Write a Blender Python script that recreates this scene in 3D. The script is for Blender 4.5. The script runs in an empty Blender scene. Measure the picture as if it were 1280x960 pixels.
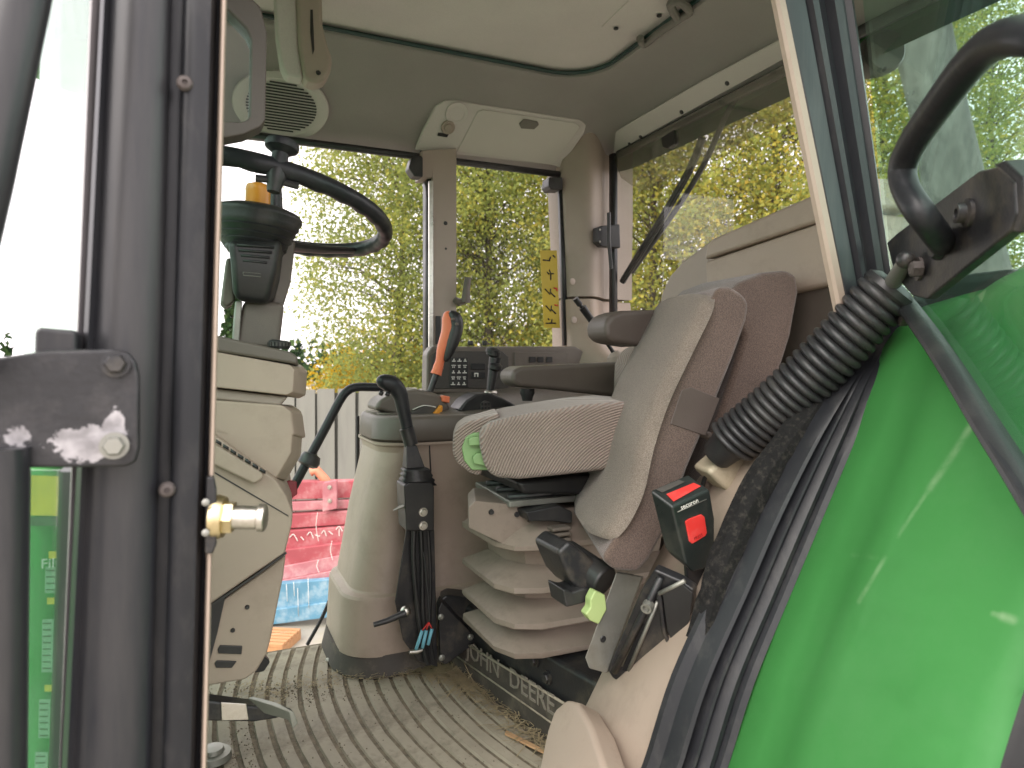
import bpy, bmesh, math, random
from mathutils import Vector as V, Matrix
import numpy as np
random.seed(7)
rng = np.random.default_rng(11)
SC = bpy.context.scene
COL = SC.collection

# ------------------------------------------------------------------ camera, world, sun, exposure
EYE = V((0.0, 0.0, 0.80))            # eye height over the cab floor (z = 0); the yard lies at z = -1.15
YAW = math.radians(24.1)
FPX, HOR = 860.0, 455.0              # focal length in reference pixels (1280 wide) and horizon row
cam_d = bpy.data.cameras.new('camera'); cam = bpy.data.objects.new('camera', cam_d); COL.objects.link(cam)
cam.location = EYE; cam.rotation_euler = (math.radians(90), 0, -YAW)
cam_d.sensor_width = 36.0; cam_d.lens = FPX / 1280 * 36.0; cam_d.shift_y = (HOR - 480) / 1280
cam_d.clip_start = 0.02; cam_d.clip_end = 2000
cam_d.dof.use_dof = True; cam_d.dof.focus_distance = 1.5; cam_d.dof.aperture_fstop = 6.3
SC.camera = cam

SUN_EL, SUN_AZ = math.radians(48), math.radians(236)     # azimuth of the sun, measured like a compass from +Y
world = bpy.data.worlds.new('World'); SC.world = world; world.use_nodes = True
nt = world.node_tree; nt.nodes.clear()
out = nt.nodes.new('ShaderNodeOutputWorld'); bg = nt.nodes.new('ShaderNodeBackground')
sky = nt.nodes.new('ShaderNodeTexSky'); sky.sky_type = 'NISHITA'; sky.sun_disc = False
sky.sun_elevation = SUN_EL; sky.sun_rotation = SUN_AZ; sky.dust_density = 5.0; sky.air_density = 1.0
tc = nt.nodes.new('ShaderNodeTexCoord'); mp = nt.nodes.new('ShaderNodeMapping'); mp.inputs['Scale'].default_value = (1.2, 1.2, 7)
nz = nt.nodes.new('ShaderNodeTexNoise'); nz.inputs['Scale'].default_value = 1.6; nz.inputs['Detail'].default_value = 6
rp = nt.nodes.new('ShaderNodeValToRGB')
rp.color_ramp.elements[0].position = 0.35; rp.color_ramp.elements[0].color = (5.9, 5.5, 5.7, 1)
rp.color_ramp.elements[1].position = 0.65; rp.color_ramp.elements[1].color = (8.4, 7.7, 7.6, 1)
mx = nt.nodes.new('ShaderNodeMix'); mx.data_type = 'RGBA'; mx.inputs[0].default_value = 0.9   # closed cloud deck over the blue
nt.links.new(tc.outputs['Generated'], mp.inputs['Vector']); nt.links.new(mp.outputs[0], nz.inputs['Vector'])
nt.links.new(nz.outputs['Fac'], rp.inputs[0]); nt.links.new(sky.outputs[0], mx.inputs[6]); nt.links.new(rp.outputs[0], mx.inputs[7])
nt.links.new(mx.outputs[2], bg.inputs['Color']); bg.inputs['Strength'].default_value = 0.15
nt.links.new(bg.outputs[0], out.inputs['Surface'])
sd = bpy.data.lights.new('sun', 'SUN'); sd.energy = 1.2; sd.angle = math.radians(60); sd.color = (1, 0.96, 0.9)
so = bpy.data.objects.new('sun', sd); COL.objects.link(so)
sdir = V((math.sin(SUN_AZ) * math.cos(SUN_EL), math.cos(SUN_AZ) * math.cos(SUN_EL), math.sin(SUN_EL)))
so.rotation_euler = sdir.to_track_quat('Z', 'Y').to_euler(); so.location = (0, 0, 30)
SC.view_settings.view_transform = 'Standard'; SC.view_settings.look = 'None'
SC.view_settings.exposure = 1.5; SC.view_settings.gamma = 1.0
SC.render.engine = 'CYCLES'
cy = SC.cycles; cy.use_denoising = True; cy.max_bounces = 12; cy.diffuse_bounces = 6; cy.glossy_bounces = 4
cy.transparent_max_bounces = 24; cy.transmission_bounces = 4; cy.sample_clamp_indirect = 6.0; cy.caustics_reflective = False
try: cy.denoiser = 'OPENIMAGEDENOISE'
except Exception: pass

# ------------------------------------------------------------------ helpers
SN, CS = math.sin(YAW), math.cos(YAW)
def P(u, v, Y=None, X=None, Z=None, D=None, pl=None):
    """world point that a reference pixel shows on a given plane of the place"""
    a = (u - 640) / FPX; b = (HOR - v) / FPX
    d = V((SN + a * CS, CS - a * SN, b))
    if Y is not None: t = Y / d.y
    elif X is not None: t = X / d.x
    elif Z is not None: t = (Z - EYE.z) / d.z
    elif D is not None: t = D
    else: t = (V(pl[0]) - EYE).dot(V(pl[1])) / d.dot(V(pl[1]))
    return EYE + d * t
def PP(pts, **k): return [P(u, v, **k) for u, v in pts]

def thing(name, label, cat, loc=(0, 0, 0), group=None):
    o = bpy.data.objects.new(name, None); COL.objects.link(o); o.location = loc; o.empty_display_size = 0.1
    o['label'] = label; o['category'] = cat
    if group: o['group'] = group
    return o
def wloc(o):
    p = V((0, 0, 0))
    while o is not None: p = p + o.location; o = o.parent
    return p
def obj(name, bm, mat, parent=None, bevel=0, seg=2, smooth=True, sub=0, label=None, cat=None, group=None, kind=None, angle=35):
    bmesh.ops.recalc_face_normals(bm, faces=bm.faces[:])
    me = bpy.data.meshes.new(name)
    if len(bm.verts):
        lo = V((min(v.co.x for v in bm.verts), min(v.co.y for v in bm.verts), min(v.co.z for v in bm.verts)))
        hi = V((max(v.co.x for v in bm.verts), max(v.co.y for v in bm.verts), max(v.co.z for v in bm.verts)))
        c = (lo + hi) / 2
    else: c = V((0, 0, 0))
    bmesh.ops.translate(bm, verts=bm.verts[:], vec=-c)
    if smooth and not bevel and not sub:
        ca = math.radians(angle)
        for e in bm.edges:
            if len(e.link_faces) == 2 and e.calc_face_angle(0) > ca: e.smooth = False
    bm.to_mesh(me); bm.free()
    if smooth:
        me.polygons.foreach_set('use_smooth', [True] * len(me.polygons))
    me.materials.append(mat)
    o = bpy.data.objects.new(name, me); COL.objects.link(o)
    o.location = c - (wloc(parent) if parent is not None else V((0, 0, 0))); o.parent = parent
    if bevel:
        m = o.modifiers.new('bevel', 'BEVEL'); m.width = bevel; m.segments = seg; m.limit_method = 'ANGLE'
        m.angle_limit = math.radians(25); m.harden_normals = True; m.use_clamp_overlap = True
    if sub:
        m = o.modifiers.new('sub', 'SUBSURF'); m.levels = sub; m.render_levels = sub
    if label: o['label'] = label
    if cat: o['category'] = cat
    if group: o['group'] = group
    if kind: o['kind'] = kind
    return o

def NB(): return bmesh.new()
def prism(bm, pts, vec, hole=None):
    vec = V(vec); a = [bm.verts.new(p) for p in pts]; b = [bm.verts.new(V(p) + vec) for p in pts]; n = len(a)
    for i in range(n): bm.faces.new((a[i], a[(i + 1) % n], b[(i + 1) % n], b[i]))
    if hole is None:
        bm.faces.new(a[::-1]); bm.faces.new(b)
    else:
        c = [bm.verts.new(p) for p in hole]; d = [bm.verts.new(V(p) + vec) for p in hole]
        for i in range(n):
            j = (i + 1) % n
            bm.faces.new((c[j], c[i], d[i], d[j])); bm.faces.new((a[j], a[i], c[i], c[j])); bm.faces.new((b[i], b[j], d[j], d[i]))
    return bm
def box(bm, c, s, R=None):
    m = Matrix.Diagonal((s[0], s[1], s[2], 1))
    if R is not None: m = R.to_4x4() @ m
    bmesh.ops.create_cube(bm, size=1, matrix=Matrix.Translation(V(c)) @ m); return bm
def basis(ax):
    ax = V(ax).normalized(); t = V((0, 0, 1)) if abs(ax.z) < 0.9 else V((1, 0, 0))
    e1 = ax.cross(t).normalized(); e2 = ax.cross(e1).normalized(); return ax, e1, e2
def loft(bm, rings, cap=True, close=True):
    R = [[bm.verts.new(p) for p in r] for r in rings]
    n = len(R[0])
    for i in range(len(R) - 1):
        for j in range(n if close else n - 1):
            k = (j + 1) % n
            bm.faces.new((R[i][j], R[i][k], R[i + 1][k], R[i + 1][j]))
    if cap and close:
        bm.faces.new(R[0][::-1]); bm.faces.new(R[-1])
    return bm
def tube(bm, path, r, n=12, cap=True, flat=1.0, up=None):
    path = [V(p) for p in path]; m = len(path)
    rr = r if isinstance(r, (list, tuple)) else [r] * m
    prev = None; rings = []
    for i, p in enumerate(path):
        t = (path[min(i + 1, m - 1)] - path[max(i - 1, 0)]).normalized()
        if prev is None:
            e1 = (V(up) - t * V(up).dot(t)).normalized() if up is not None else basis(t)[1]
        else: e1 = (prev - t * prev.dot(t)).normalized()
        prev = e1; e2 = t.cross(e1)
        rings.append([p + e1 * (rr[i] * math.cos(2 * math.pi * k / n)) + e2 * (rr[i] * flat * math.sin(2 * math.pi * k / n)) for k in range(n)])
    return loft(bm, rings, cap)
def lathe(bm, o, ax, prof, n=24, cap=True):
    ax, e1, e2 = basis(ax); o = V(o)
    rings = [[o + ax * h + (e1 * math.cos(2 * math.pi * k / n) + e2 * math.sin(2 * math.pi * k / n)) * max(r, 1e-4) for k in range(n)] for r, h in prof]
    return loft(bm, rings, cap)
def smooth(pts, k=6, closed=False):
    pts = [V(p) for p in pts]; n = len(pts); o = []
    g = (lambda i: pts[i % n]) if closed else (lambda i: pts[max(0, min(n - 1, i))])
    for i in range(n if closed else n - 1):
        p0, p1, p2, p3 = g(i - 1), g(i), g(i + 1), g(i + 2)
        for j in range(k):
            t = j / k
            o.append(0.5 * ((2 * p1) + (p2 - p0) * t + (2 * p0 - 5 * p1 + 4 * p2 - p3) * t * t + (3 * p1 - p0 - 3 * p2 + p3) * t ** 3))
    if not closed: o.append(pts[-1])
    return o
def rrect(x0, x1, y0, y1, z, r, k=6):
    o = []
    for cx_, cy_, a0 in ((x1 - r, y1 - r, 0), (x0 + r, y1 - r, 90), (x0 + r, y0 + r, 180), (x1 - r, y0 + r, 270)):
        for j in range(k + 1):
            a = math.radians(a0 + 90 * j / k); o.append(V((cx_ + r * math.cos(a), cy_ + r * math.sin(a), z)))
    return o
def strip(bm, A, B, prof, thick=0.03, dirv=(0, 1, 0)):
    """band between two edge lines A and B; prof = [(fraction across, push along dirv)], closed at the back"""
    rings = []; dirv = V(dirv)
    for a, b in zip(A, B):
        front = [a.lerp(b, f) + dirv * p for f, p in prof]
        rings.append(front + [b + dirv * thick, a + dirv * thick])
    return loft(bm, rings)
def hexbolt(name, c, ax, r, mat, parent, h=0.008, washer=True):
    bm = NB(); ax = V(ax).normalized()
    if washer: lathe(bm, c, ax, [(r * 1.35, -0.002), (r * 1.35, h * 0.3)], 20)
    lathe(bm, V(c), ax, [(r, h * 0.3), (r, h), (r * 0.85, h * 1.25)], 6)
    return obj(name, bm, mat, parent, smooth=False)
def screw(name, c, ax, r, mat, parent):
    bm = NB(); lathe(bm, c, ax, [(r, -0.002), (r, r * 0.1), (r * 0.75, r * 0.42), (r * 0.35, r * 0.52), (r * 0.33, r * 0.2), (0.0, r * 0.2)], 20)
    return obj(name, bm, mat, parent)
FONT = {}
def text_mesh(body, size, ext=0.0):
    cu = bpy.data.curves.new('lettering', 'FONT'); cu.body = body; cu.size = size; cu.extrude = ext; cu.align_x = 'CENTER'; cu.align_y = 'CENTER'
    cu.resolution_u = 2
    t = bpy.data.objects.new('lettering', cu); COL.objects.link(t)
    dg = bpy.context.evaluated_depsgraph_get(); me = bpy.data.meshes.new_from_object(t.evaluated_get(dg))
    bpy.data.objects.remove(t); bpy.data.curves.remove(cu); return me
def text(name, body, size, c, right, up, mat, parent, ext=0.0008, sx=1.0):
    me = text_mesh(body, size, ext); me.name = name; me.materials.clear(); me.materials.append(mat)
    r = V(right).normalized(); u = V(up); u = (u - r * u.dot(r)).normalized(); n = r.cross(u)
    for v in me.vertices: v.co = r * v.co.x * sx + u * v.co.y + n * v.co.z
    o = bpy.data.objects.new(name, me); COL.objects.link(o); o.location = V(c) - (wloc(parent) if parent else V((0, 0, 0))); o.parent = parent
    return o

# ------------------------------------------------------------------ materials
MATS = {}
def mat(name, col, rough=0.5, var=0.15, scale=6.0, bump=0.0, bscale=200.0, metal=0.0, spec=0.5, dirt=None, dscale=3.0, damt=0.35, sheen=0.0, speck=0.0, sscale=600, coat=0.0, stretch=None):
    m = bpy.data.materials.new(name); m.use_nodes = True; t = m.node_tree; N = t.nodes; L = t.links
    b = N['Principled BSDF']; b.inputs['Metallic'].default_value = metal; b.inputs['Specular IOR Level'].default_value = spec
    b.inputs['Coat Weight'].default_value = coat; b.inputs['Coat Roughness'].default_value = 0.15
    if sheen: b.inputs['Sheen Weight'].default_value = sheen
    co = N.new('ShaderNodeTexCoord'); src = co.outputs['Object']
    if stretch:
        mpn = N.new('ShaderNodeMapping'); mpn.inputs['Scale'].default_value = stretch; L.new(src, mpn.inputs[0]); src = mpn.outputs[0]
    n1 = N.new('ShaderNodeTexNoise'); n1.inputs['Scale'].default_value = scale; n1.inputs['Detail'].default_value = 6; n1.inputs['Roughness'].default_value = 0.6
    L.new(src, n1.inputs['Vector'])
    r1 = N.new('ShaderNodeMapRange'); r1.inputs[1].default_value = 0.3; r1.inputs[2].default_value = 0.7; r1.inputs[3].default_value = 1 - var; r1.inputs[4].default_value = 1 + var
    L.new(n1.outputs['Fac'], r1.inputs[0])
    mu = N.new('ShaderNodeMix'); mu.data_type = 'RGBA'; mu.blend_type = 'MULTIPLY'; mu.inputs[0].default_value = 1
    mu.inputs[6].default_value = (*col, 1); L.new(r1.outputs[0], mu.inputs[7]); c_out = mu.outputs[2]
    if speck:
        n3 = N.new('ShaderNodeTexNoise'); n3.inputs['Scale'].default_value = sscale; n3.inputs['Detail'].default_value = 2; L.new(src, n3.inputs['Vector'])
        r3 = N.new('ShaderNodeMapRange'); r3.inputs[1].default_value = 0.35; r3.inputs[2].default_value = 0.65; r3.inputs[3].default_value = 1 - speck; r3.inputs[4].default_value = 1 + speck; L.new(n3.outputs['Fac'], r3.inputs[0])
        m3 = N.new('ShaderNodeMix'); m3.data_type = 'RGBA'; m3.blend_type = 'MULTIPLY'; m3.inputs[0].default_value = 1; L.new(c_out, m3.inputs[6]); L.new(r3.outputs[0], m3.inputs[7]); c_out = m3.outputs[2]
    rr = N.new('ShaderNodeMapRange'); rr.inputs[1].default_value = 0.3; rr.inputs[2].default_value = 0.7; rr.inputs[3].default_value = max(0.02, rough - 0.08); rr.inputs[4].default_value = min(1, rough + 0.1)
    L.new(n1.outputs['Fac'], rr.inputs[0]); L.new(rr.outputs[0], b.inputs['Roughness'])
    if dirt is not None:
        n2 = N.new('ShaderNodeTexNoise'); n2.inputs['Scale'].default_value = dscale; n2.inputs['Detail'].default_value = 9; n2.inputs['Roughness'].default_value = 0.72; L.new(src, n2.inputs['Vector'])
        r2 = N.new('ShaderNodeMapRange'); r2.inputs[1].default_value = 0.5; r2.inputs[2].default_value = 0.72; r2.inputs[3].default_value = 0; r2.inputs[4].default_value = damt; L.new(n2.outputs['Fac'], r2.inputs[0])
        m2 = N.new('ShaderNodeMix'); m2.data_type = 'RGBA'; L.new(r2.outputs[0], m2.inputs[0]); L.new(c_out, m2.inputs[6]); m2.inputs[7].default_value = (*dirt, 1); c_out = m2.outputs[2]
    L.new(c_out, b.inputs['Base Color'])
    if bump:
        nb = N.new('ShaderNodeTexNoise'); nb.inputs['Scale'].default_value = bscale; nb.inputs['Detail'].default_value = 3; L.new(src, nb.inputs['Vector'])
        bp = N.new('ShaderNodeBump'); bp.inputs['Strength'].default_value = bump; bp.inputs['Distance'].default_value = 0.002; L.new(nb.outputs['Fac'], bp.inputs['Height']); L.new(bp.outputs[0], b.inputs['Normal'])
    MATS[name] = m; return m
def glass(name, tint, refl=0.08, rough=0.0, haze=0.0, hcol=(0.8, 0.82, 0.8), dust_scale=4):
    m = bpy.data.materials.new(name); m.use_nodes = True; t = m.node_tree; N = t.nodes; L = t.links; N.clear()
    o = N.new('ShaderNodeOutputMaterial'); tr = N.new('ShaderNodeBsdfTransparent'); tr.inputs[0].default_value = (*tint, 1)
    gl = N.new('ShaderNodeBsdfGlossy'); gl.inputs['Roughness'].default_value = rough; gl.inputs[0].default_value = (1, 1, 1, 1)
    fr = N.new('ShaderNodeFresnel'); fr.inputs[0].default_value = 1.45
    mm = N.new('ShaderNodeMath'); mm.operation = 'MULTIPLY'; mm.inputs[1].default_value = refl / 0.08; L.new(fr.outputs[0], mm.inputs[0])
    mm.use_clamp = True
    ms = N.new('ShaderNodeMixShader'); L.new(mm.outputs[0], ms.inputs[0]); L.new(tr.outputs[0], ms.inputs[1]); L.new(gl.outputs[0], ms.inputs[2])
    last = ms.outputs[0]
    if haze:
        df = N.new('ShaderNodeBsdfDiffuse'); df.inputs[0].default_value = (*hcol, 1)
        co = N.new('ShaderNodeTexCoord'); nn = N.new('ShaderNodeTexNoise'); nn.inputs['Scale'].default_value = dust_scale; nn.inputs['Detail'].default_value = 8; L.new(co.outputs['Object'], nn.inputs['Vector'])
        r = N.new('ShaderNodeMapRange'); r.inputs[1].default_value = 0.35; r.inputs[2].default_value = 0.75; r.inputs[3].default_value = haze * 0.3; r.inputs[4].default_value = haze * 1.6; L.new(nn.outputs['Fac'], r.inputs[0])
        m2 = N.new('ShaderNodeMixShader'); L.new(r.outputs[0], m2.inputs[0]); L.new(last, m2.inputs[1]); L.new(df.outputs[0], m2.inputs[2]); last = m2.outputs[0]
    L.new(last, o.inputs[0]); MATS[name] = m; return m

BEIGE = mat('beige_plastic', (0.39, 0.31, 0.25), 0.5, 0.06, 5, 0.25, 900, dirt=(0.19, 0.15, 0.11), dscale=6, damt=0.4)
BEIGE2 = mat('pillar_plastic', (0.37, 0.31, 0.265), 0.55, 0.05, 5, 0.25, 900, dirt=(0.2, 0.17, 0.13), dscale=4, damt=0.2)
LINER = mat('headliner', (0.60, 0.565, 0.545), 0.85, 0.05, 4, 0.5, 500, spec=0.2, speck=0.08, sscale=900)
TRIM = mat('brown_grey_plastic', (0.125, 0.105, 0.088), 0.42, 0.08, 5, 0.3, 900, dirt=(0.22, 0.19, 0.15), dscale=7, damt=0.2)
TRIMD = mat('dark_panel_plastic', (0.055, 0.05, 0.045), 0.45, 0.08, 8, 0.25, 900, dirt=(0.16, 0.14, 0.11), dscale=8, damt=0.2)
BLACK = mat('black_plastic', (0.020, 0.020, 0.021), 0.4, 0.1, 12, 0.1, 600, dirt=(0.10, 0.09, 0.075), dscale=9, damt=0.22)
RUBBER = mat('black_rubber', (0.024, 0.024, 0.026), 0.42, 0.15, 14, 0.15, 300, dirt=(0.11, 0.10, 0.085), dscale=12, damt=0.3)
RUBSM = mat('door_seal_rubber', (0.015, 0.016, 0.019), 0.42, 0.15, 8, 0.08, 200, spec=0.35, dirt=(0.09, 0.085, 0.08), dscale=25, damt=0.3, stretch=(1, 1, 0.4))
POST = mat('pillar_cladding', (0.020, 0.021, 0.025), 0.34, 0.25, 2.5, 0.05, 300, dirt=(0.10, 0.092, 0.085), dscale=8, damt=0.4, stretch=(1, 1, 0.12))
STEELB = mat('black_painted_steel', (0.02, 0.02, 0.022), 0.38, 0.2, 10, 0.2, 250, dirt=(0.15, 0.125, 0.09), dscale=12, damt=0.5)
STEELG = mat('grey_steel', (0.28, 0.28, 0.25), 0.45, 0.15, 12, 0.1, 200, metal=0.6, dirt=(0.12, 0.09, 0.06), dscale=9, damt=0.35)
ZINC = mat('zinc_steel', (0.62, 0.60, 0.55), 0.32, 0.2, 30, 0.15, 150, metal=1.0, dirt=(0.25, 0.17, 0.1), dscale=25, damt=0.4)
BRASS = mat('yellow_zinc', (0.72, 0.60, 0.36), 0.3, 0.2, 30, 0.1, 150, metal=1.0, dirt=(0.3, 0.22, 0.12), dscale=25, damt=0.5)
RUST = mat('rusty_screw', (0.10, 0.085, 0.08), 0.6, 0.3, 60, 0.4, 200, metal=0.5)
GREEN = mat('green_paint', (0.085, 0.335, 0.095), 0.6, 0.06, 3, 0.0, spec=0.28, dirt=(0.13, 0.37, 0.14), dscale=4.5, damt=0.4, coat=0.08)
SCUFF = mat('scuffed_paint', (0.30, 0.52, 0.28), 0.6, 0.3, 30, 0.3, 80)
FABG = mat('grey_cord_fabric', (0.385, 0.325, 0.275), 0.95, 0.08, 6, 0.9, 330, spec=0.1, sheen=0.3, speck=0.28, sscale=620)
FABB = mat('brown_plush_fabric', (0.125, 0.090, 0.074), 0.95, 0.1, 8, 0.8, 500, spec=0.1, sheen=0.35, speck=0.32, sscale=480)
BROWNP = mat('brown_vinyl', (0.10, 0.080, 0.070), 0.5, 0.1, 8, 0.3, 500)
BELLOW = mat('seat_bellows_rubber', (0.24, 0.195, 0.16), 0.55, 0.12, 9, 0.15, 200, dirt=(0.11, 0.085, 0.06), dscale=10, damt=0.55)
MATC = mat('floor_rubber', (0.37, 0.32, 0.25), 0.75, 0.12, 14, 0.4, 150, dirt=(0.13, 0.105, 0.075), dscale=9, damt=0.95)
GROOVE = mat('groove_dirt', (0.19, 0.155, 0.11), 0.95, 0.4, 60, 1.0, 150)
MATD = mat('riser_rubber', (0.06, 0.05, 0.042), 0.7, 0.2, 14, 0.4, 150, dirt=(0.18, 0.15, 0.11), dscale=14, damt=0.6)
ORANGE = mat('orange_rubber', (0.78, 0.20, 0.09), 0.45, 0.06, 9, 0.15, 600)
AMBER = mat('amber_plastic', (0.75, 0.30, 0.03), 0.3, 0.06, 9)
YELLOW = mat('yellow_plastic', (0.80, 0.58, 0.06), 0.4, 0.08, 9, dirt=(0.3, 0.2, 0.05), damt=0.3)
REDP = mat('red_plastic', (0.62, 0.035, 0.03), 0.4, 0.08, 20, dirt=(0.5, 0.2, 0.18), dscale=30, damt=0.3)
WHITE = mat('white_print', (0.72, 0.71, 0.66), 0.5, 0.05)
LIME = mat('lime_plastic', (0.38, 0.50, 0.20), 0.5, 0.1, 12, dirt=(0.3, 0.3, 0.15), damt=0.4)
SAGE = mat('green_foam_frame', (0.20, 0.33, 0.14), 0.5, 0.1, 12)
BLUEC = mat('blue_crimp', (0.16, 0.42, 0.52), 0.35, 0.1, 20)
CREAM = mat('cream_plastic', (0.50, 0.44, 0.32), 0.45, 0.08, 9, 0.2, 300, dirt=(0.2, 0.15, 0.1), dscale=9, damt=0.5)
GASKET = mat('hatch_gasket', (0.012, 0.04, 0.035), 0.4, 0.1)
GLASS = glass('window_glass', (0.98, 0.98, 0.975), 0.004, haze=0.008)
CLEAR = glass('clear_pane', (0.97, 0.98, 0.97), 0.02)
DGLASS = glass('door_glass', (0.82, 0.97, 0.905), 0.03, haze=0.015, hcol=(0.55, 0.66, 0.66), dust_scale=3)
SHADE = glass('smoked_visor', (0.90, 0.89, 0.86), 0.02, haze=0.12, hcol=(0.45, 0.44, 0.38))
FGLASS = glass('windscreen_glass', (0.72, 0.86, 0.80), 0.03, haze=0.04, hcol=(0.85, 0.85, 0.85))
MIRROR = mat('mirror_silver', (0.55, 0.56, 0.54), 0.06, 0.02, metal=1.0)

# ================================================================== THE YARD (z = -1.15)
G = -1.15
GRASS = mat('yard_ground', (0.30, 0.28, 0.235), 0.95, 0.3, 0.7, 0.8, 6, dirt=(0.26, 0.25, 0.13), dscale=2.5, damt=0.7)
bm = NB(); prism(bm, [V((-300, -300, G - 0.3)), V((300, -300, G - 0.3)), V((300, 400, G - 0.3)), V((-300, 400, G - 0.3))], (0, 0, 0.3))
obj('ground', bm, GRASS, smooth=False, kind='structure')

def leaf_material(name, ramp, transl=0.45):
    m = bpy.data.materials.new(name); m.use_nodes = True; t = m.node_tree; N = t.nodes; L = t.links; N.clear()
    o = N.new('ShaderNodeOutputMaterial'); at = N.new('ShaderNodeAttribute'); at.attribute_name = 'leaf_kind'
    r = N.new('ShaderNodeValToRGB'); e = r.color_ramp.elements
    e[0].position = ramp[0][0]; e[0].color = (*ramp[0][1], 1); e[1].position = ramp[-1][0]; e[1].color = (*ramp[-1][1], 1)
    for p, c in ramp[1:-1]: x = e.new(p); x.color = (*c, 1)
    L.new(at.outputs['Fac'], r.inputs[0])
    d = N.new('ShaderNodeBsdfDiffuse'); tl = N.new('ShaderNodeBsdfTranslucent'); L.new(r.outputs[0], d.inputs[0]); L.new(r.outputs[0], tl.inputs[0])
    ms = N.new('ShaderNodeMixShader'); ms.inputs[0].default_value = transl; L.new(d.outputs[0], ms.inputs[1]); L.new(tl.outputs[0], ms.inputs[2]); L.new(ms.outputs[0], o.inputs[0])
    return m
LEAF = leaf_material('birch_leaves', [(0.0, (0.22, 0.27, 0.09)), (0.35, (0.35, 0.39, 0.11)), (0.65, (0.50, 0.45, 0.10)), (1.0, (0.68, 0.49, 0.09))], 0.58)
LEAFY = leaf_material('yellow_birch_leaves', [(0.0, (0.12, 0.15, 0.025)), (0.4, (0.33, 0.27, 0.03)), (1.0, (0.60, 0.37, 0.025))])
LEAFD = leaf_material('dark_conifer', [(0.0, (0.02, 0.045, 0.02)), (1.0, (0.06, 0.10, 0.035))], 0.2)
BARK = mat('birch_bark', (0.15, 0.15, 0.14), 0.8, 0.5, 3, 0.8, 30, dirt=(0.03, 0.03, 0.027), dscale=4, damt=1.0, stretch=(1.6, 1.6, 0.7))
TWIG = mat('twig_bark', (0.10, 0.08, 0.065), 0.9, 0.2, 5, 0.5, 30)
def leaf_mesh(name, centres, size, kinds, parent, material, droop=0.3):
    n = len(centres)
    a = rng.normal(size=(n, 3)); a[:, 2] -= droop; a /= np.linalg.norm(a, axis=1)[:, None]
    b = rng.normal(size=(n, 3)); b -= a * (a * b).sum(1)[:, None]; b /= np.linalg.norm(b, axis=1)[:, None]
    s = size * rng.uniform(0.6, 1.3, (n, 1))
    c = np.array(centres)
    q = np.stack([c - a * s * 0.5, c + b * s * 0.36 - a * s * 0.05, c + a * s * 0.55, c - b * s * 0.36 - a * s * 0.05], 1).reshape(-1, 3)
    me = bpy.data.meshes.new(name); org = c.mean(0)
    me.vertices.add(4 * n); me.vertices.foreach_set('co', (q - org).astype(np.float32).ravel())
    me.loops.add(4 * n); me.loops.foreach_set('vertex_index', np.arange(4 * n, dtype=np.int32))
    me.polygons.add(n); me.polygons.foreach_set('loop_start', np.arange(0, 4 * n, 4, dtype=np.int32)); me.polygons.foreach_set('loop_total', np.full(n, 4, dtype=np.int32))
    me.update(calc_edges=True)
    at = me.attributes.new('leaf_kind', 'FLOAT', 'FACE'); at.data.foreach_set('value', np.asarray(kinds, np.float32))
    me.materials.append(material)
    o = bpy.data.objects.new(name, me); COL.objects.link(o); o.parent = parent; o.location = V(org) - (wloc(parent) if parent else V((0, 0, 0)))
    return o
def birch(x, y, h, rad, base, nclu, label, yellow=0.4, leaf=0.062, lean=(0, 0), trunk_r=0.085, material=None, per=140, group='birches behind the yard', name='birch_tree'):
    t = thing(name, label, 'tree', (x, y, G), group)
    def axis(f): return V((x + lean[0] * f, y + lean[1] * f, G + h * f))
    tp = [axis(f) + V((rng.normal(0, 0.04), rng.normal(0, 0.04), 0)) * (f > 0) for f in np.linspace(0, 0.97, 9)]
    bm = NB(); tube(bm, tp, [trunk_r * (1 - 0.88 * f) for f in np.linspace(0, 1, 9)], 9); obj('trunk', bm, TWIG, t)
    bm = NB(); cs = []; ks = []
    for i in range(nclu):
        f = base + (1 - base) * rng.uniform(0, 1) ** 0.9
        w = rad * math.sin(math.pi * min(0.98, max(0.1, (f - base) / (1 - base) * 0.86 + 0.12))) ** 0.6
        an = rng.uniform(0, 2 * math.pi); rr = w * rng.uniform(0.1, 1) ** 0.6
        a = axis(max(0.1, f - 0.1)); tip = V((a.x + math.cos(an) * rr, a.y + math.sin(an) * rr, G + h * f - 0.25 * rr + rng.normal(0, 0.1)))
        if i % 3 == 0:
            mid = a.lerp(tip, 0.5) + V((0, 0, 0.12 * rr)); tube(bm, [a, mid, tip], [0.018, 0.011, 0.003], 4)
        yk = rng.beta(2, 2) * 0.5 + yellow * 0.7 - 0.15
        m = int(per * rng.uniform(0.5, 1.4)); sp = rng.uniform(0.14, 0.32)
        pts = rng.normal(size=(m, 3)) * np.array([sp, sp, sp * 1.15]) + np.array(tip); cs.append(pts)
        ks.append(np.clip(yk + rng.normal(0, 0.16, m), 0, 1))
    obj('branches', bm, TWIG, t)
    leaf_mesh('crown', np.concatenate(cs), leaf, np.concatenate(ks), t, material or LEAF)
    return t
def at_ground(u, D): p = P(u, 455, D=D); return p.x, p.y
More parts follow.
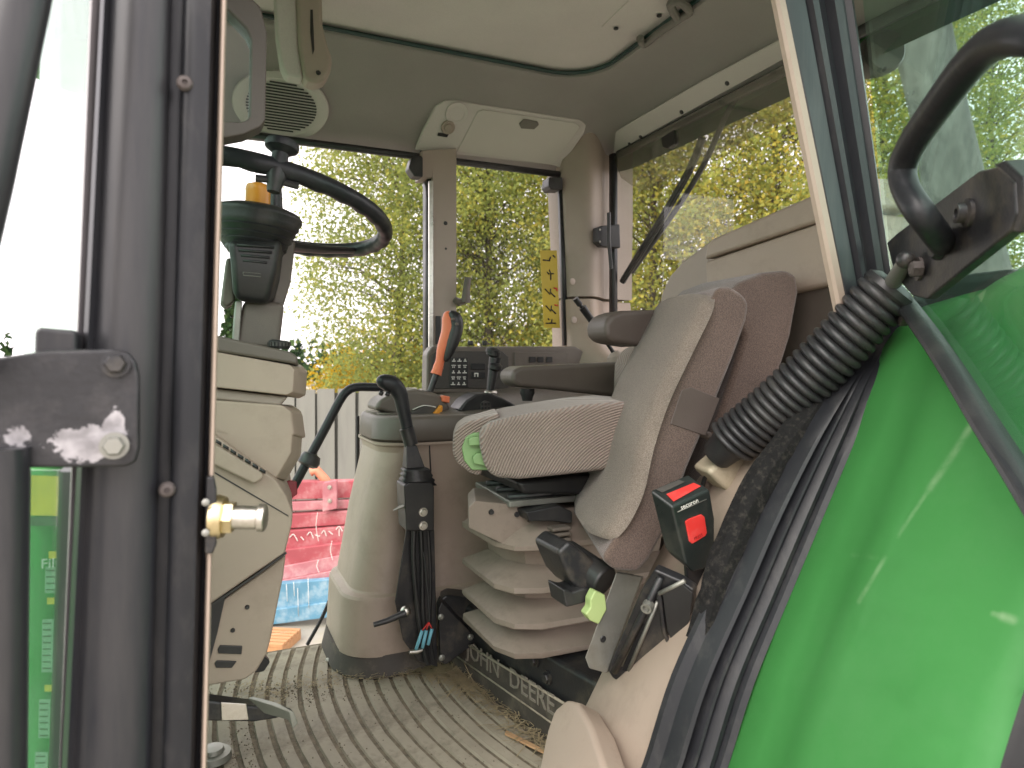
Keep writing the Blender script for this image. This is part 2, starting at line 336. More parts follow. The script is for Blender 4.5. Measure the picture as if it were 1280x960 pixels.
for (u, D, h, rad, base, n, lab, ye, lean) in (
        (492, 12.5, 9.0, 1.9, 0.16, 430, 'tall birch with green and yellow leaves seen left of the window post', 0.16, (0.3, 0)),
        (610, 12.0, 9.5, 2.1, 0.14, 560, 'dense birch with yellow green leaves filling the narrow side window', 0.26, (0, 0)),
        (725, 14.0, 10.0, 2.4, 0.12, 560, 'birch seen behind the beige corner post between the side and rear windows', 0.34, (0, 0)),
        (815, 11.0, 8.6, 2.1, 0.12, 560, 'golden birch behind the left half of the rear window', 0.48, (0, 0)),
        (960, 10.5, 8.6, 2.2, 0.12, 560, 'golden birch behind the right half of the rear window', 0.55, (0.2, 0)),
        (1105, 11.0, 8.8, 2.0, 0.12, 400, 'green leaved birch seen through the tinted door glass', 0.2, (0, 0)),
        (1240, 13.0, 9.0, 2.3, 0.12, 380, 'pale green birch at the right edge behind the door glass', 0.2, (0, 0))):
    x, y = at_ground(u, D); birch(x, y, h, rad, base, n, lab, ye, lean=lean)
for (u, D, h, rad, lab) in ((440, 15, 2.1, 1.2, 'low golden bush above the fence nearest the steering column'),
                            (505, 14.5, 2.4, 1.4, 'low golden bush above the fence beside the window post'),
                            (640, 15.0, 2.6, 1.6, 'low golden bush behind the narrow side window')):
    x, y = at_ground(u, D)
    birch(x, y, h, rad, 0.25, 120, lab, 0.8, 0.08, trunk_r=0.04, material=LEAFY, per=60, group='golden bushes over the fence', name='bush')
# the old birch trunk close behind the open door
x, y = at_ground(1245, 5.2)
t = thing('birch_tree', 'thick rough barked birch trunk leaning behind the open door glass', 'tree', (x, y, G))
bm = NB(); p0 = P(1290, 640, D=5.2); p1 = P(1085, -260, D=5.2)
path = [p0.lerp(p1, f) + V((0.05 * math.sin(f * 9), 0, 0)) for f in np.linspace(-0.25, 1.15, 15)]
tube(bm, path, [0.23 - 0.004 * i + 0.012 * math.sin(i * 2.1) for i in range(15)], 20)
for v in bm.verts: v.co += V((rng.normal(0, 0.009), rng.normal(0, 0.009), rng.normal(0, 0.012)))
obj('trunk', bm, BARK, t)
cs = []; 
for i in range(90):
    c = P(rng.uniform(1080, 1500), rng.uniform(-700, -260), D=rng.uniform(4.6, 7)); cs.append(rng.normal(size=(30, 3)) * 0.3 + np.array(c))
leaf_mesh('crown', np.concatenate(cs), 0.085, np.clip(rng.normal(0.3, 0.2, 2700), 0, 1), t, LEAF)
# far wood and spruces on the horizon
cs = []; ks = []
for i in range(260):
    an = math.radians(rng.uniform(-50, 75)); D = rng.uniform(60, 80); hh = rng.uniform(3.0, 4.6)
    for j in range(26):
        f = rng.uniform(0, 1); w = 1.6 * (1 - f) + 0.15
        cs.append((D * math.sin(an) + rng.normal(0, w * 0.5), D * math.cos(an) + rng.normal(0, w * 0.5), G + hh * f)); ks.append(rng.uniform(0, 1))
o = leaf_mesh('distant_forest', np.array(cs), 0.9, ks, None, LEAFD); o['label'] = 'dark line of far off forest on the horizon'; o['category'] = 'forest'; o['kind'] = 'stuff'
# spruce glimpsed in the gap left of the steering column
x, y = at_ground(292, 20); t = thing('spruce_tree', 'green spruce glimpsed beside the steering column, left of it', 'tree', (x, y, G))
bm = NB(); tube(bm, [V((x, y, G)), V((x, y, G + 4.6))], [0.1, 0.01], 8); obj('trunk', bm, TWIG, t)
cs = []; ks = []
for i in range(2600):
    f = rng.uniform(0, 1) ** 1.4; w = 0.85 * (1 - f) + 0.04; an = rng.uniform(0, 6.283); r_ = w * math.sqrt(rng.uniform(0, 1))
    cs.append((x + r_ * math.cos(an), y + r_ * math.sin(an), G + 0.2 + 4.4 * f - r_ * 0.35)); ks.append(rng.uniform(0, 1))
leaf_mesh('crown', np.array(cs), 0.16, ks, t, LEAFD)

# weathered board fence
FENCEW = mat('weathered_boards', (0.205, 0.205, 0.18), 0.9, 0.2, 3, 0.5, 40, dirt=(0.16, 0.17, 0.13), dscale=3, damt=0.5, stretch=(3, 3, 0.4))
FENCED = mat('board_gap_shade', (0.07, 0.07, 0.06), 0.9, 0.2, 3)  # shade of the fence gaps, put into a dark colour
fb = P(410, 560, D=7.0); ft = thing('board_fence', 'weathered grey fence of upright boards behind the red implement', 'fence', (fb.x, fb.y, G))
for i in range(26):
    u = 255 + i * 25.5; p = P(u, 455, D=7.0); bm = NB(); w = 0.183 + rng.uniform(-0.012, 0.01)
    R = Matrix.Rotation(-YAW, 3, 'Z') @ Matrix.Rotation(rng.normal(0, 0.006), 3, 'Y')
    zt = P(u, 486, D=7.0).z + rng.normal(0, 0.008)
    box(bm, (p.x, p.y, (G + zt) / 2), (w, 0.025, zt - G), R); obj('board', bm, FENCEW, ft, smooth=False)
    p2 = P(u + 12.75, 455, D=7.035); bm = NB(); box(bm, (p2.x, p2.y, (G + zt) / 2 - 0.02), (0.10, 0.022, zt - G - 0.04), R); obj('gap_shade_strip', bm, FENCED, ft, smooth=False)  # strip added behind each gap so that it reads dark
for z in (0.25, 0.05 - 0.75):
    bm = NB(); a = P(240, 455, D=7.06); b = P(910, 455, D=7.06); a.z = b.z = z
    n = V((SN, CS, 0)) * 0.03; prism(bm, [a, b, b + V((0, 0, 0.09)), a + V((0, 0, 0.09))], n); obj('rail', bm, FENCEW, ft, smooth=False)

# faded red implement and the blue one in front of it
REDI = mat('faded_red_paint', (0.33, 0.06, 0.075), 0.6, 0.15, 4, 0.3, 60, dirt=(0.50, 0.30, 0.30), dscale=6, damt=0.7)
REDL = mat('sun_bleached_red_paint', (0.40, 0.14, 0.16), 0.65, 0.12, 5, 0.3, 60, dirt=(0.55, 0.42, 0.40), dscale=7, damt=0.6)
BLUEI = mat('faded_blue_paint', (0.10, 0.25, 0.36), 0.6, 0.15, 4, 0.3, 60, dirt=(0.45, 0.52, 0.55), dscale=7, damt=0.75)
rb = P(400, 720, D=5.100); ri = thing('red_implement', 'faded red steel implement parked beside the right hand door', 'implement', (rb.x, rb.y, G))
away = V((SN, CS, 0))
def panel(name, pts, D, th, m, parent, slope=0.0, bev=0.006):
    bm = NB(); prism(bm, [P(u, v, D=D + (slope * (HOR + 260 - v) / 100)) for u, v in pts], away * th); return obj(name, bm, m, parent, bevel=bev)
panel('top_beam', [(250, 604), (520, 600), (520, 620), (250, 628)], 5.400, 0.10, REDI, ri)
panel('lower_rail', [(250, 632), (520, 622), (520, 632), (250, 644)], 5.380, 0.08, REDL, ri)
panel('middle_beam', [(250, 650), (520, 634), (520, 650), (250, 668)], 5.340, 0.12, REDI, ri)
panel('face_plate', [(250, 672), (520, 652), (520, 668), (250, 700)], 5.300, 0.1, REDI, ri)
panel('mould_board', [(250, 700), (520, 668), (520, 690), (250, 742)], 5.240, 0.06, REDI, ri)
panel('skirt_plate', [(250, 745), (520, 694), (520, 716), (250, 748)], 5.200, 0.04, REDL, ri)
panel('bleached_plate', [(250, 728), (520, 676), (520, 694), (250, 744)], 5.215, 0.02, REDL, ri)
for (a, b) in (((403, 604), (421, 640)), ((295, 612), (312, 645)), ((470, 598), (486, 632))):
    panel('lug_plate', [(a[0], a[1]), (b[0], a[1] - 4), (b[0], b[1] - 4), (a[0], b[1])], 5.300, 0.03, REDL, ri)
    for vv in (a[1] + 5, a[1] + 22):
        hexbolt('bolt', P((a[0] + b[0]) / 2, vv, D=5.295), -away, 0.012, ZINC, ri)
bm = NB(); tube(bm, PP([(389, 590), (396, 588), (407, 600), (410, 606)], D=5.450), 0.035, 14)
obj('pin', bm, mat('orange_primer', (0.62, 0.22, 0.13), 0.6, 0.15, 20), ri)
for k, (u0, v0, u1, v1) in enumerate(((362, 672, 372, 676), (376, 671, 380, 675), (384, 669, 392, 673), (394, 668, 400, 670), (402, 667, 408, 670), (411, 664, 416, 668), (420, 662, 428, 664), (424, 661, 424, 670))):
    bm = NB(); tube(bm, smooth([P(u0, v0, D=5.295), P((u0 + u1) / 2, v0 - 4 + 6 * (k % 2), D=5.295), P(u1, v1, D=5.295)], 4), 0.0032, 5); obj('paint_scrawl', bm, WHITE, ri)
for (u, va, vb) in ((397, 640, 676), (415, 676, 700), (398, 700, 716)):
    bm = NB(); tube(bm, smooth([P(u, va, D=5.200), P(u - 2, (va + vb) / 2, D=5.190), P(u + 1, vb, D=5.185)], 4), 0.002, 5); obj('dried_splash', bm, WHITE, ri)
for s in (255, 500):
    panel('support_leg', [(s, 690), (s + 16, 688), (s + 16, 855), (s, 855)], 5.400, 0.08, REDI, ri)
bi = thing('blue_implement', 'faded blue steel panel in front of the red implement', 'implement', P(380, 780, Z=G))
for nm, pts, D in (('face', [(240, 738), (520, 716), (520, 738), (240, 776)], 5.120), ('foot_rail', [(240, 776), (520, 738), (520, 758), (240, 794)], 5.100)):
    panel(nm, pts, D, 0.07, BLUEI, bi)
panel('end_leg', [(244, 780), (262, 780), (262, 860), (244, 860)], 5.160, 0.05, BLUEI, bi)
panel('end_leg', [(470, 745), (486, 745), (486, 830), (470, 832)], 5.160, 0.05, BLUEI, bi)
for (u, va, vb) in ((358, 730, 752), (367, 727, 745), (385, 722, 760), (372, 735, 770)):
    bm = NB(); tube(bm, [P(u, va, D=5.110), P(u + 1, vb, D=5.095)], 0.002, 5); obj('dried_splash', bm, WHITE, bi)
WOODO = mat('orange_decking', (0.42, 0.22, 0.10), 0.8, 0.15, 9, 0.3, 60, stretch=(1, 6, 1))
dk = thing('deck_board_stack', 'grooved orange brown deck board lying on the ground beyond the cab floor', 'board', P(336, 800, Z=G))
c0 = P(334, 798, Z=G + 0.05); RD = Matrix.Rotation(-0.55, 3, 'Z')
for k in range(6):
    bm = NB(); box(bm, c0 + RD @ V((0, (k - 2.5) * 0.05, 0.012)), (0.36, 0.036, 0.024), RD); obj('slat', bm, WOODO, dk, bevel=0.003)
bm = NB(); box(bm, c0 + V((0, 0, -0.025)), (0.36, 0.29, 0.05), RD); obj('board', bm, WOODO, dk, smooth=False)

# ================================================================== TRACTOR SHELL
YF, XR = 2.20, 1.38                  # far (right hand) glass plane and rear window plane
tr = thing('tractor', 'green tractor with beige cab interior seen through its open left door', 'tractor', (0.6, 1.5, G))

# ---- near front pillar (black cladding, ribs run the full height)
TOPV, BOTV = -560, 1500
def postline(u0, u960, Y):
    f = lambda v: u0 + (u960 - u0) * v / 960
    return [P(f(v), v, Y=Y) for v in np.linspace(TOPV, BOTV, 9)]
Yp = 0.66
A, B = postline(121, 72, Yp), postline(213, 187, Yp)
bm = NB(); strip(bm, A, B, [(0, 0.03), (0.03, 0.006), (0.10, 0.0), (0.16, 0.006), (0.22, 0.003), (0.35, -0.003), (0.5, -0.006), (0.65, -0.006), (0.80, -0.001), (0.94, 0.003), (1.0, 0.010)], 0.09)
obj('front_pillar', bm, POST, tr, angle=50)
A, B = postline(213, 187, Yp), postline(278, 252, Yp)
bm = NB(); strip(bm, A, B, [(0, 0.016), (0.10, 0.018), (0.22, 0.016), (0.26, 0.004), (0.32, 0.000), (0.55, -0.002), (0.78, 0.001), (0.84, 0.008), (0.90, 0.022), (1.0, 0.024)], 0.09)
obj('pillar_seal', bm, RUBSM, tr, angle=50)
A, B = postline(276, 251, Yp), postline(284, 259, Yp)
bm = NB(); strip(bm, A, B, [(0, 0.012), (0.3, 0.003), (0.7, 0.003), (1.0, 0.012)], 0.16)
obj('pillar_trim', bm, BEIGE, tr, angle=60)
A, B = postline(104, 66, Yp), postline(121, 74, Yp)
bm = NB(); strip(bm, A, B, [(0, 0.03), (0.3, 0.022), (0.6, 0.024), (1, 0.03)], 0.06)
obj('glass_edge_strip', bm, mat('grey_glass_edge', (0.30, 0.28, 0.29), 0.45, 0.1, 6), tr)
for (u, v) in ((231, 104), (209, 612), (222, 1050)):
    screw('pillar_screw', P(u, v, Y=Yp - 0.001), (0, -1, 0), 0.0068, RUST, tr)
# striker plate and pin the door latch closes on
bm = NB(); prism(bm, PP([(258, 596), (268, 596), (271, 612), (271, 680), (266, 693), (256, 693)], Y=Yp - 0.004), (0, 0.012, 0)); sp = obj('striker_plate', bm, STEELB, tr, bevel=0.002)
for v in (628, 666):
    bm = NB(); lathe(bm, P(257, v, Y=Yp - 0.008), (0, -1, 0.15), [(0.0032, 0), (0.0032, 0.001), (0.002, 0.0018)], 14); obj('rivet', bm, STEELG, sp)
q0 = P(266, 646, Y=Yp + 0.01); ax = (P(320, 647, Y=Yp + 0.0) - q0).normalized()
bm = NB(); lathe(bm, q0, ax, [(0.019, 0), (0.020, 0.004), (0.018, 0.010)], 26); obj('striker_collar', bm, BRASS, tr)
bm = NB(); lathe(bm, q0 + ax * 0.010, ax, [(0.0145, 0), (0.0145, 0.008)], 6); obj('striker_nut', bm, BRASS, tr, smooth=False)
bm = NB(); lathe(bm, q0 + ax * 0.018, ax, [(0.0105, 0), (0.0105, 0.018), (0.0102, 0.020), (0.0125, 0.0215), (0.0125, 0.0265), (0.010, 0.028)], 26); obj('striker_pin', bm, ZINC, tr)

# ---- near rear pillar, leaning
def rline(p0, p1, Y, v0=-300, v1=396, n=9): return [P(p0[0] + (p1[0] - p0[0]) * (v - p0[1]) / (p1[1] - p0[1]), v, Y=Y) for v in np.linspace(v0, v1, n)]
Yc = 0.78
A, B = rline((972, 0), (1041, 345), Yc), rline((984, 0), (1054, 345), Yc)
bm = NB(); strip(bm, A, B, [(0, 0.004), (0.2, 0.0), (0.8, 0.0), (1, 0.004)], 0.012); obj('pillar_trim', bm, BEIGE, tr)
A, B = rline((984, 0), (1054, 345), Yc, -300, 400), rline((1070, 0), (1117, 345), Yc, -300, 400)
bm = NB(); strip(bm, A, B, [(0, 0.012), (0.05, 0.006), (0.30, 0.006), (0.33, 0.012), (0.36, 0.0), (0.42, -0.003), (0.47, 0.004), (0.55, 0.012), (0.63, 0.012), (0.66, -0.002), (0.74, -0.006), (0.80, 0.004), (0.86, 0.004), (0.90, -0.004), (1.0, 0.004)], 0.02)
obj('rear_pillar', bm, POST, tr, angle=40)

# ---- door opening seal following the fender
Lp = [(760, 1100), (790, 1020), (815, 960), (850, 850), (900, 740), (945, 640), (1000, 540), (1062, 455), (1098, 415)]
Rp = [(845, 1100), (880, 1020), (905, 960), (940, 850), (985, 740), (1027, 640), (1068, 540), (1098, 455), (1128, 405)]
Ls = smooth(PP(Lp, Y=0.80), 5); Rs = smooth(PP(Rp, Y=0.76), 5)
bm = NB(); strip(bm, Ls, Rs, [(0, 0.010), (0.16, 0.008), (0.18, 0.0), (0.24, -0.013), (0.30, -0.014), (0.34, -0.002), (0.38, 0.014), (0.46, 0.018), (0.48, 0.004), (0.52, -0.005), (0.56, -0.005), (0.58, 0.005), (0.62, 0.005), (0.64, -0.004), (0.72, -0.009), (0.80, -0.006), (0.83, 0.003), (0.86, -0.010), (0.94, -0.013), (0.97, -0.006), (1.0, 0.006)], 0.02)
obj('door_seal', bm, RUBSM, tr, angle=32)

# ---- fender
prof = [(0.36, -0.55), (0.47, -0.25), (0.545, -0.05), (0.60, 0.10), (0.665, 0.233), (0.747, 0.399), (0.825, 0.53), (0.909, 0.67), (0.953, 0.756), (1.0, 0.832), (1.07, 0.885), (1.20, 0.93), (1.42, 0.955), (1.75, 0.93), (2.05, 0.84), (2.3, 0.68)]
pc = smooth([V((x, 0, z)) for x, z in prof], 5)
def offs(i, d):
    t = (pc[min(i + 1, len(pc) - 1)] - pc[max(i - 1, 0)]).normalized(); n = V((-t.z, 0, t.x)); return pc[i] + n * d
rows = []
FY = [(0.775, -0.012), (0.765, 0.0), (0.70, 0.012), (0.655, 0.019), (0.643, 0.031), (0.60, 0.042), (0.50, 0.062), (0.44, 0.070), (0.415, 0.070), (0.405, 0.060)]
for i in range(len(pc)): rows.append([offs(i, d) + V((0, y, 0)) for y, d in FY])
bm = NB(); loft(bm, rows, cap=False, close=False)
bmesh.ops.solidify(bm, geom=bm.faces[:], thickness=0.006)
fender = obj('rear_fender', bm, GREEN, tr, angle=70)
bm = NB(); rows2 = [[offs(i, d) + V((0, y, 0)) for y, d in ((0.412, 0.064), (0.40, 0.058), (0.30, 0.052), (0.16, 0.03), (0.14, -0.03))] for i in range(len(pc))]
loft(bm, rows2, cap=False, close=False); bmesh.ops.solidify(bm, geom=bm.faces[:], thickness=0.008)
obj('fender_flare', bm, BLACK, tr, angle=50)
# scuffs in the fender paint: thin raised streaks along the crease
def fpt(i, y):
    k = min(range(len(FY) - 1), key=lambda j: abs(FY[j][0] - y)); d = np.interp(-y, [-a for a, b in FY], [b for a, b in FY]); return offs(i, d + 0.0006) + V((0, y, 0))
def fray(u, v):
    best = None
    for i in range(len(pc)):
        for y in np.linspace(0.42, 0.76, 35):
            p = fpt(i, y); D = p.x * SN + p.y * CS; uu = 640 + FPX * (p.x * CS - p.y * SN) / D; vv = HOR - FPX * (p.z - EYE.z) / D
            e = (uu - u) ** 2 + (vv - v) ** 2
            if best is None or e < best[0]: best = (e, p)
    return best[1]
def streak(m, o, p0, p1, w, col, amt=0.8, ns=30):
    """soft rubbed streak between two points of a surface (a scuff in the paint)"""
    N = m.node_tree.nodes; L = m.node_tree.links; b = N['Principled BSDF']; p0 = p0 - wloc(o); d = (p1 - wloc(o)) - p0
    def vm(op, a, bb=None):
        n = N.new('ShaderNodeVectorMath'); n.operation = op
        for i, x in enumerate((a, bb)):
            if x is None: continue
            if isinstance(x, V): n.inputs[i].default_value = x
            else: L.new(x, n.inputs[i])
        return n
    co = N.new('ShaderNodeTexCoord'); rel = vm('SUBTRACT', co.outputs['Object'], p0); dt = vm('DOT_PRODUCT', rel.outputs[0], d / d.length_squared)
    cl = N.new('ShaderNodeClamp'); L.new(dt.outputs['Value'], cl.inputs[0]); sc = vm('SCALE', d); L.new(cl.outputs[0], sc.inputs[3]); df = vm('SUBTRACT', rel.outputs[0], sc.outputs[0]); ln = vm('LENGTH', df.outputs[0])
    n = N.new('ShaderNodeTexNoise'); n.inputs['Scale'].default_value = ns; n.inputs['Detail'].default_value = 7; L.new(co.outputs['Object'], n.inputs['Vector'])
    r = N.new('ShaderNodeMapRange'); r.interpolation_type = 'SMOOTHSTEP'; r.inputs[1].default_value = 0.0; r.inputs[2].default_value = w; r.inputs[3].default_value = amt; r.inputs[4].default_value = 0; L.new(ln.outputs['Value'], r.inputs[0])
    k = N.new('ShaderNodeMapRange'); k.inputs[1].default_value = 0.35; k.inputs[2].default_value = 0.62; L.new(n.outputs['Fac'], k.inputs[0])
    mu = N.new('ShaderNodeMath'); mu.operation = 'MULTIPLY'; L.new(r.outputs[0], mu.inputs[0]); L.new(k.outputs[0], mu.inputs[1])
    old = b.inputs['Base Color'].links[0].from_socket; mx = N.new('ShaderNodeMix'); mx.data_type = 'RGBA'; L.new(mu.outputs[0], mx.inputs[0]); L.new(old, mx.inputs[6]); mx.inputs[7].default_value = (*col, 1); L.new(mx.outputs[2], b.inputs['Base Color'])
FGREEN = GREEN.copy(); FGREEN.name = 'scuffed_fender_paint'; fender.data.materials[0] = FGREEN
for a_, b_, w_, am in (((1216, 528), (1165, 600), 0.010, 0.9), ((1165, 600), (1118, 668), 0.006, 0.75), ((1118, 668), (1078, 742), 0.007, 0.7), ((1262, 765), (1250, 785), 0.008, 0.8), ((1250, 772), (1242, 768), 0.005, 0.7), ((1060, 700), (1100, 690), 0.006, 0.35)):
    streak(FGREEN, fender, fray(*a_), fray(*b_), w_, (0.30, 0.50, 0.27), am)
# lamp on the fender behind the door glass
fl = P(1205, 372, X=1.14)
bm = NB(); box(bm, fl + V((0, -0.02, 0.0)), (0.09, 0.17, 0.07)); lamp = obj('fender_lamp', bm, BLACK, tr, bevel=0.018, seg=3)
bm = NB(); box(bm, fl + V((0.02, 0.06, -0.06)), (0.05, 0.06, 0.09)); obj('lamp_bracket', bm, BLACK, tr, bevel=0.006)

# ---- hood seen through the windscreen corner, with its decals
bm = NB(); prism(bm, [V((-0.16, 0.98, 0.69)), V((-0.16, 0.98, -0.5)), V((-2.6, 1.12, -0.5)), V((-2.6, 1.12, 0.55))], (0, 0.75, 0)); hood = obj('hood', bm, GREEN, tr, bevel=0.03, seg=4)
hp = lambda pts: PP(pts, pl=((-0.16, 0.9785, 0), (0.14, 2.44, 0)))
def decal(pts, m, nm='decal', th=0.001): bm = NB(); prism(bm, hp(pts), (0, -th, 0)); return obj(nm, bm, m, hood, smooth=False)
YST = mat('yellow_decal', (0.72, 0.55, 0.05), 0.4, 0.1, 12); GST = mat('pale_decal', (0.30, 0.42, 0.32), 0.5, 0.15, 20, dirt=(0.1, 0.25, 0.15), dscale=30, damt=0.5)
decal([(38, 594), (88, 596), (88, 645), (37, 644)], YST)
decal([(38, 646), (88, 646), (87, 657), (38, 657)], TRIMD)
for (u, v, w, h) in ((61, 689, 10, 9), (59, 747, 9, 8), (56, 856, 10, 8)): decal([(u, v), (u + w, v), (u + w, v + h), (u, v + h)], YST)
for (u, v, w, h) in ((57, 708, 15, 33), (53, 774, 14, 66), (49, 874, 14, 48), (44, 940, 16, 30)):
    decal([(u, v), (u + w, v), (u + w - 1, v + h), (u - 1, v + h)], GST)
    for k in range(int(h / 8)): decal([(u + 1, v + 4 + 8 * k), (u + w - 3, v + 4 + 8 * k), (u + w - 3, v + 5.4 + 8 * k), (u + 1, v + 5.4 + 8 * k)], TRIMD, 'decal_print', 0.002)
text('lettering', 'Filter', 0.016, hp([(72, 703)])[0] + V((0, -0.002, 0)), (1, 0, 0), (0, 0, 1), WHITE, hood)
for (u, v) in ((76, 620), (76, 635), (76, 650)): decal([(u, v), (u + 12, v), (u + 12, v + 8), (u, v + 8)], TRIMD if v != 635 else YST, 'decal_print', 0.003)

# ---- windscreen: glass strip left of the pillar with pale dotted border
bm = NB(); A = [P(22, 560, Y=0.80), P(30, 440, Y=0.80), P(45, 200, Y=0.80), P(62, -260, Y=0.80)]; B = [P(96, 560, Y=0.74), P(102, 440, Y=0.74), P(112, 200, Y=0.74), P(125, -260, Y=0.74)]
strip(bm, A, B, [(0, 0), (1, 0)], 0.005); obj('windscreen_edge', bm, glass('printed_glass_edge', (0.86, 0.93, 0.90), 0.06, haze=0.25, hcol=(0.75, 0.85, 0.80)), tr, smooth=False)
bm = NB(); strip(bm, PP([(18, 588), (14, 800), (6, 1100)], Y=0.80), PP([(98, 588), (92, 800), (82, 1100)], Y=0.74), [(0, 0), (1, 0)], 0.005); obj('lower_windscreen_edge', bm, glass('dirty_lower_glass', (0.62, 0.74, 0.70), 0.03, haze=0.03, hcol=(0.32, 0.38, 0.36), dust_scale=12), tr, smooth=False)
bm = NB(); prism(bm, [V((-0.13, 0.76, -0.3)), V((-0.13, 2.24, -0.3)), V((-0.05, 2.22, 1.48)), V((-0.05, 0.76, 1.48))], (-0.006, 0, 0)); obj('windscreen', bm, FGLASS, tr, smooth=False)
bm = NB(); prism(bm, PP([(20, 590), (32, 590), (28, 1000), (16, 1000)], Y=0.9), (0, 0.03, 0)); obj('windscreen_seal', bm, RUBSM, tr, bevel=0.004)
A = PP([(72, 590), (66, 780), (58, 1000)], Y=0.71); B = PP([(97, 590), (88, 780), (80, 1000)], Y=0.69)
bm = NB(); strip(bm, A, B, [(0, 0.006), (0.3, 0), (1, 0.002)], 0.03); obj('lower_glass_seal', bm, RUBSM, tr)
# black handrail tube at the very left, lower part
bm = NB(); tube(bm, PP([(2, 560), (-1, 780), (-4, 1100)], Y=0.62), 0.018, 14); obj('step_handrail', bm, POST, tr)

# ---- roof: outer shell, headliner, hatch
bm = NB(); loft(bm, [rrect(-0.16, 1.44, 0.60, 2.28, 1.52, 0.18), rrect(-0.45, 1.60, 0.60, 2.40, 1.60, 0.18), rrect(-0.50, 1.66, 0.56, 2.44, 1.68, 0.2), rrect(-0.50, 1.66, 0.56, 2.44, 1.82, 0.2), rrect(-0.4, 1.55, 0.66, 2.34, 1.93, 0.25)], cap=False)
bm.faces.new([v for v in bm.verts if abs(v.co.z - 1.93) < 1e-5])
obj('roof', bm, GREEN, tr)
def ring(x0, x1, y0, y1, z, r, dz=0.0):
    o = rrect(x0, x1, y0, y1, z, r, 8)
    for p in o:
        f = min(1, max(0, (p.x - (x1 - 0.14)) / 0.12)); p.z += dz * f * f * (3 - 2 * f)
    return o
rings = [ring(-0.14, 1.42, 0.62, 2.26, 1.485, 0.10, 0.085), ring(-0.13, 1.40, 0.64, 2.235, 1.485, 0.10, 0.085), ring(-0.10, 1.33, 0.74, 2.115, 1.625, 0.14, 0.03), ring(-0.08, 1.285, 0.80, 2.06, 1.672, 0.15, 0.012),
         ring(-0.06, 1.225, 0.86, 2.005, 1.70, 0.16), ring(-0.04, 1.17, 0.92, 1.965, 1.712, 0.16), ring(-0.03, 1.155, 0.935, 1.95, 1.716, 0.155), ring(-0.02, 1.15, 0.94, 1.945, 1.735, 0.15)]
bm = NB(); loft(bm, rings, cap=False); bmesh.ops.solidify(bm, geom=bm.faces[:], thickness=-0.004)
liner = obj('headliner', bm, LINER, tr, angle=60)
bm = NB(); loft(bm, [ring(-0.045, 1.175, 0.915, 1.97, 1.738, 0.16), ring(-0.045, 1.175, 0.915, 1.97, 1.75, 0.16)]); hatch = obj('roof_hatch', bm, LINER, tr)
bm = NB(); r_ = rrect(-0.015, 1.145, 0.945, 1.94, 1.727, 0.145, 8); tube(bm, r_ + [r_[0]], 0.0065, 8, cap=False); obj('hatch_gasket', bm, GASKET, tr)
# hatch latch: recessed plate, bail handle
pl_h = ((0, 0, 1.736), (0, 0, 1))
hq = lambda pts: PP(pts, Z=1.7355)
bm = NB(); prism(bm, hq([(752, 34), (762, 44), (800, 52), (850, 14), (862, -12), (812, -24)]), (0, 0, 0.0035)); obj('latch_plate', bm, LINER, hatch, bevel=0.002)
bm = NB(); tube(bm, smooth(PP([(800, 48), (806, 55), (825, 40), (852, 22), (862, 14), (848, 2), (838, 6), (846, 22)], Z=1.715), 4), 0.011, 10); obj('latch_handle', bm, mat('latch_grey', (0.17, 0.16, 0.145), 0.5), hatch)
for (u, v) in ((770, 35), (824, 19)):
    bm = NB(); lathe(bm, P(u, v, Z=1.733), (0, 0, -1), [(0.007, 0), (0.007, 0.003), (0.004, 0.005)], 14); obj('latch_screw', bm, BLACK, hatch)
# rear headliner panel above the rear window
s0, s1 = V((1.335, 0, 1.648)), V((1.403, 0, 1.572)); nn = V((s1.z - s0.z, 0, -(s1.x - s0.x))).normalized()
if nn.z > 0: nn = -nn
rp_ = lambda pts, o=0.012: [p for p in PP(pts, pl=(s0 + nn * o, nn))]
bm = NB(); prism(bm, rp_([(757, 172), (752, 185), (758, 197), (985, 72), (1010, 56), (1005, 38), (985, 44), (880, 100), (800, 146)]), -nn * 0.012); pan = obj('rear_panel', bm, LINER, liner, bevel=0.004)
for (u, v) in ((787, 180), (801, 171), (852, 140), (909, 104)):
    bm = NB(); lathe(bm, rp_([(u, v)])[0], nn, [(0.007, 0), (0.007, 0.002), (0.003, 0.004)], 12); obj('panel_screw', bm, BLACK, pan)
# overhead storage panel on the far slope
t0, t1 = V((0, 2.235, 1.485)), V((0, 2.115, 1.625)); tn = V((0, -(t1.z - t0.z), (t1.y - t0.y))).normalized()
tp_ = lambda pts, o=0.01: PP(pts, pl=(t0 + tn * o, tn))
bm = NB(); prism(bm, tp_([(519, 188), (528, 165), (545, 133), (556, 126), (570, 126), (725, 150), (733, 156), (731, 166), (700, 210), (690, 207)]), -tn * 0.014); ov = obj('overhead_panel', bm, LINER, tr, bevel=0.004)
bm = NB(); prism(bm, tp_([(571, 190), (597, 140), (604, 137), (720, 154), (726, 159), (691, 207)], 0.014), -tn * 0.006); lid = obj('storage_lid', bm, mat('storage_lid_plastic', (0.56, 0.535, 0.50), 0.6, 0.04), ov, bevel=0.003)
bm = NB(); prism(bm, tp_([(649, 155), (655, 149), (672, 152), (674, 156), (668, 162), (652, 161)], 0.018), -tn * 0.006); obj('lid_latch', bm, mat('latch_taupe', (0.16, 0.15, 0.13), 0.5), ov, bevel=0.002)
bm = NB(); lathe(bm, tp_([(571, 142)], 0.012)[0], tn, [(0.038, 0), (0.037, 0.003), (0.026, 0.001), (0.024, -0.004)], 28); vt = obj('reading_lamp', bm, LINER, ov)
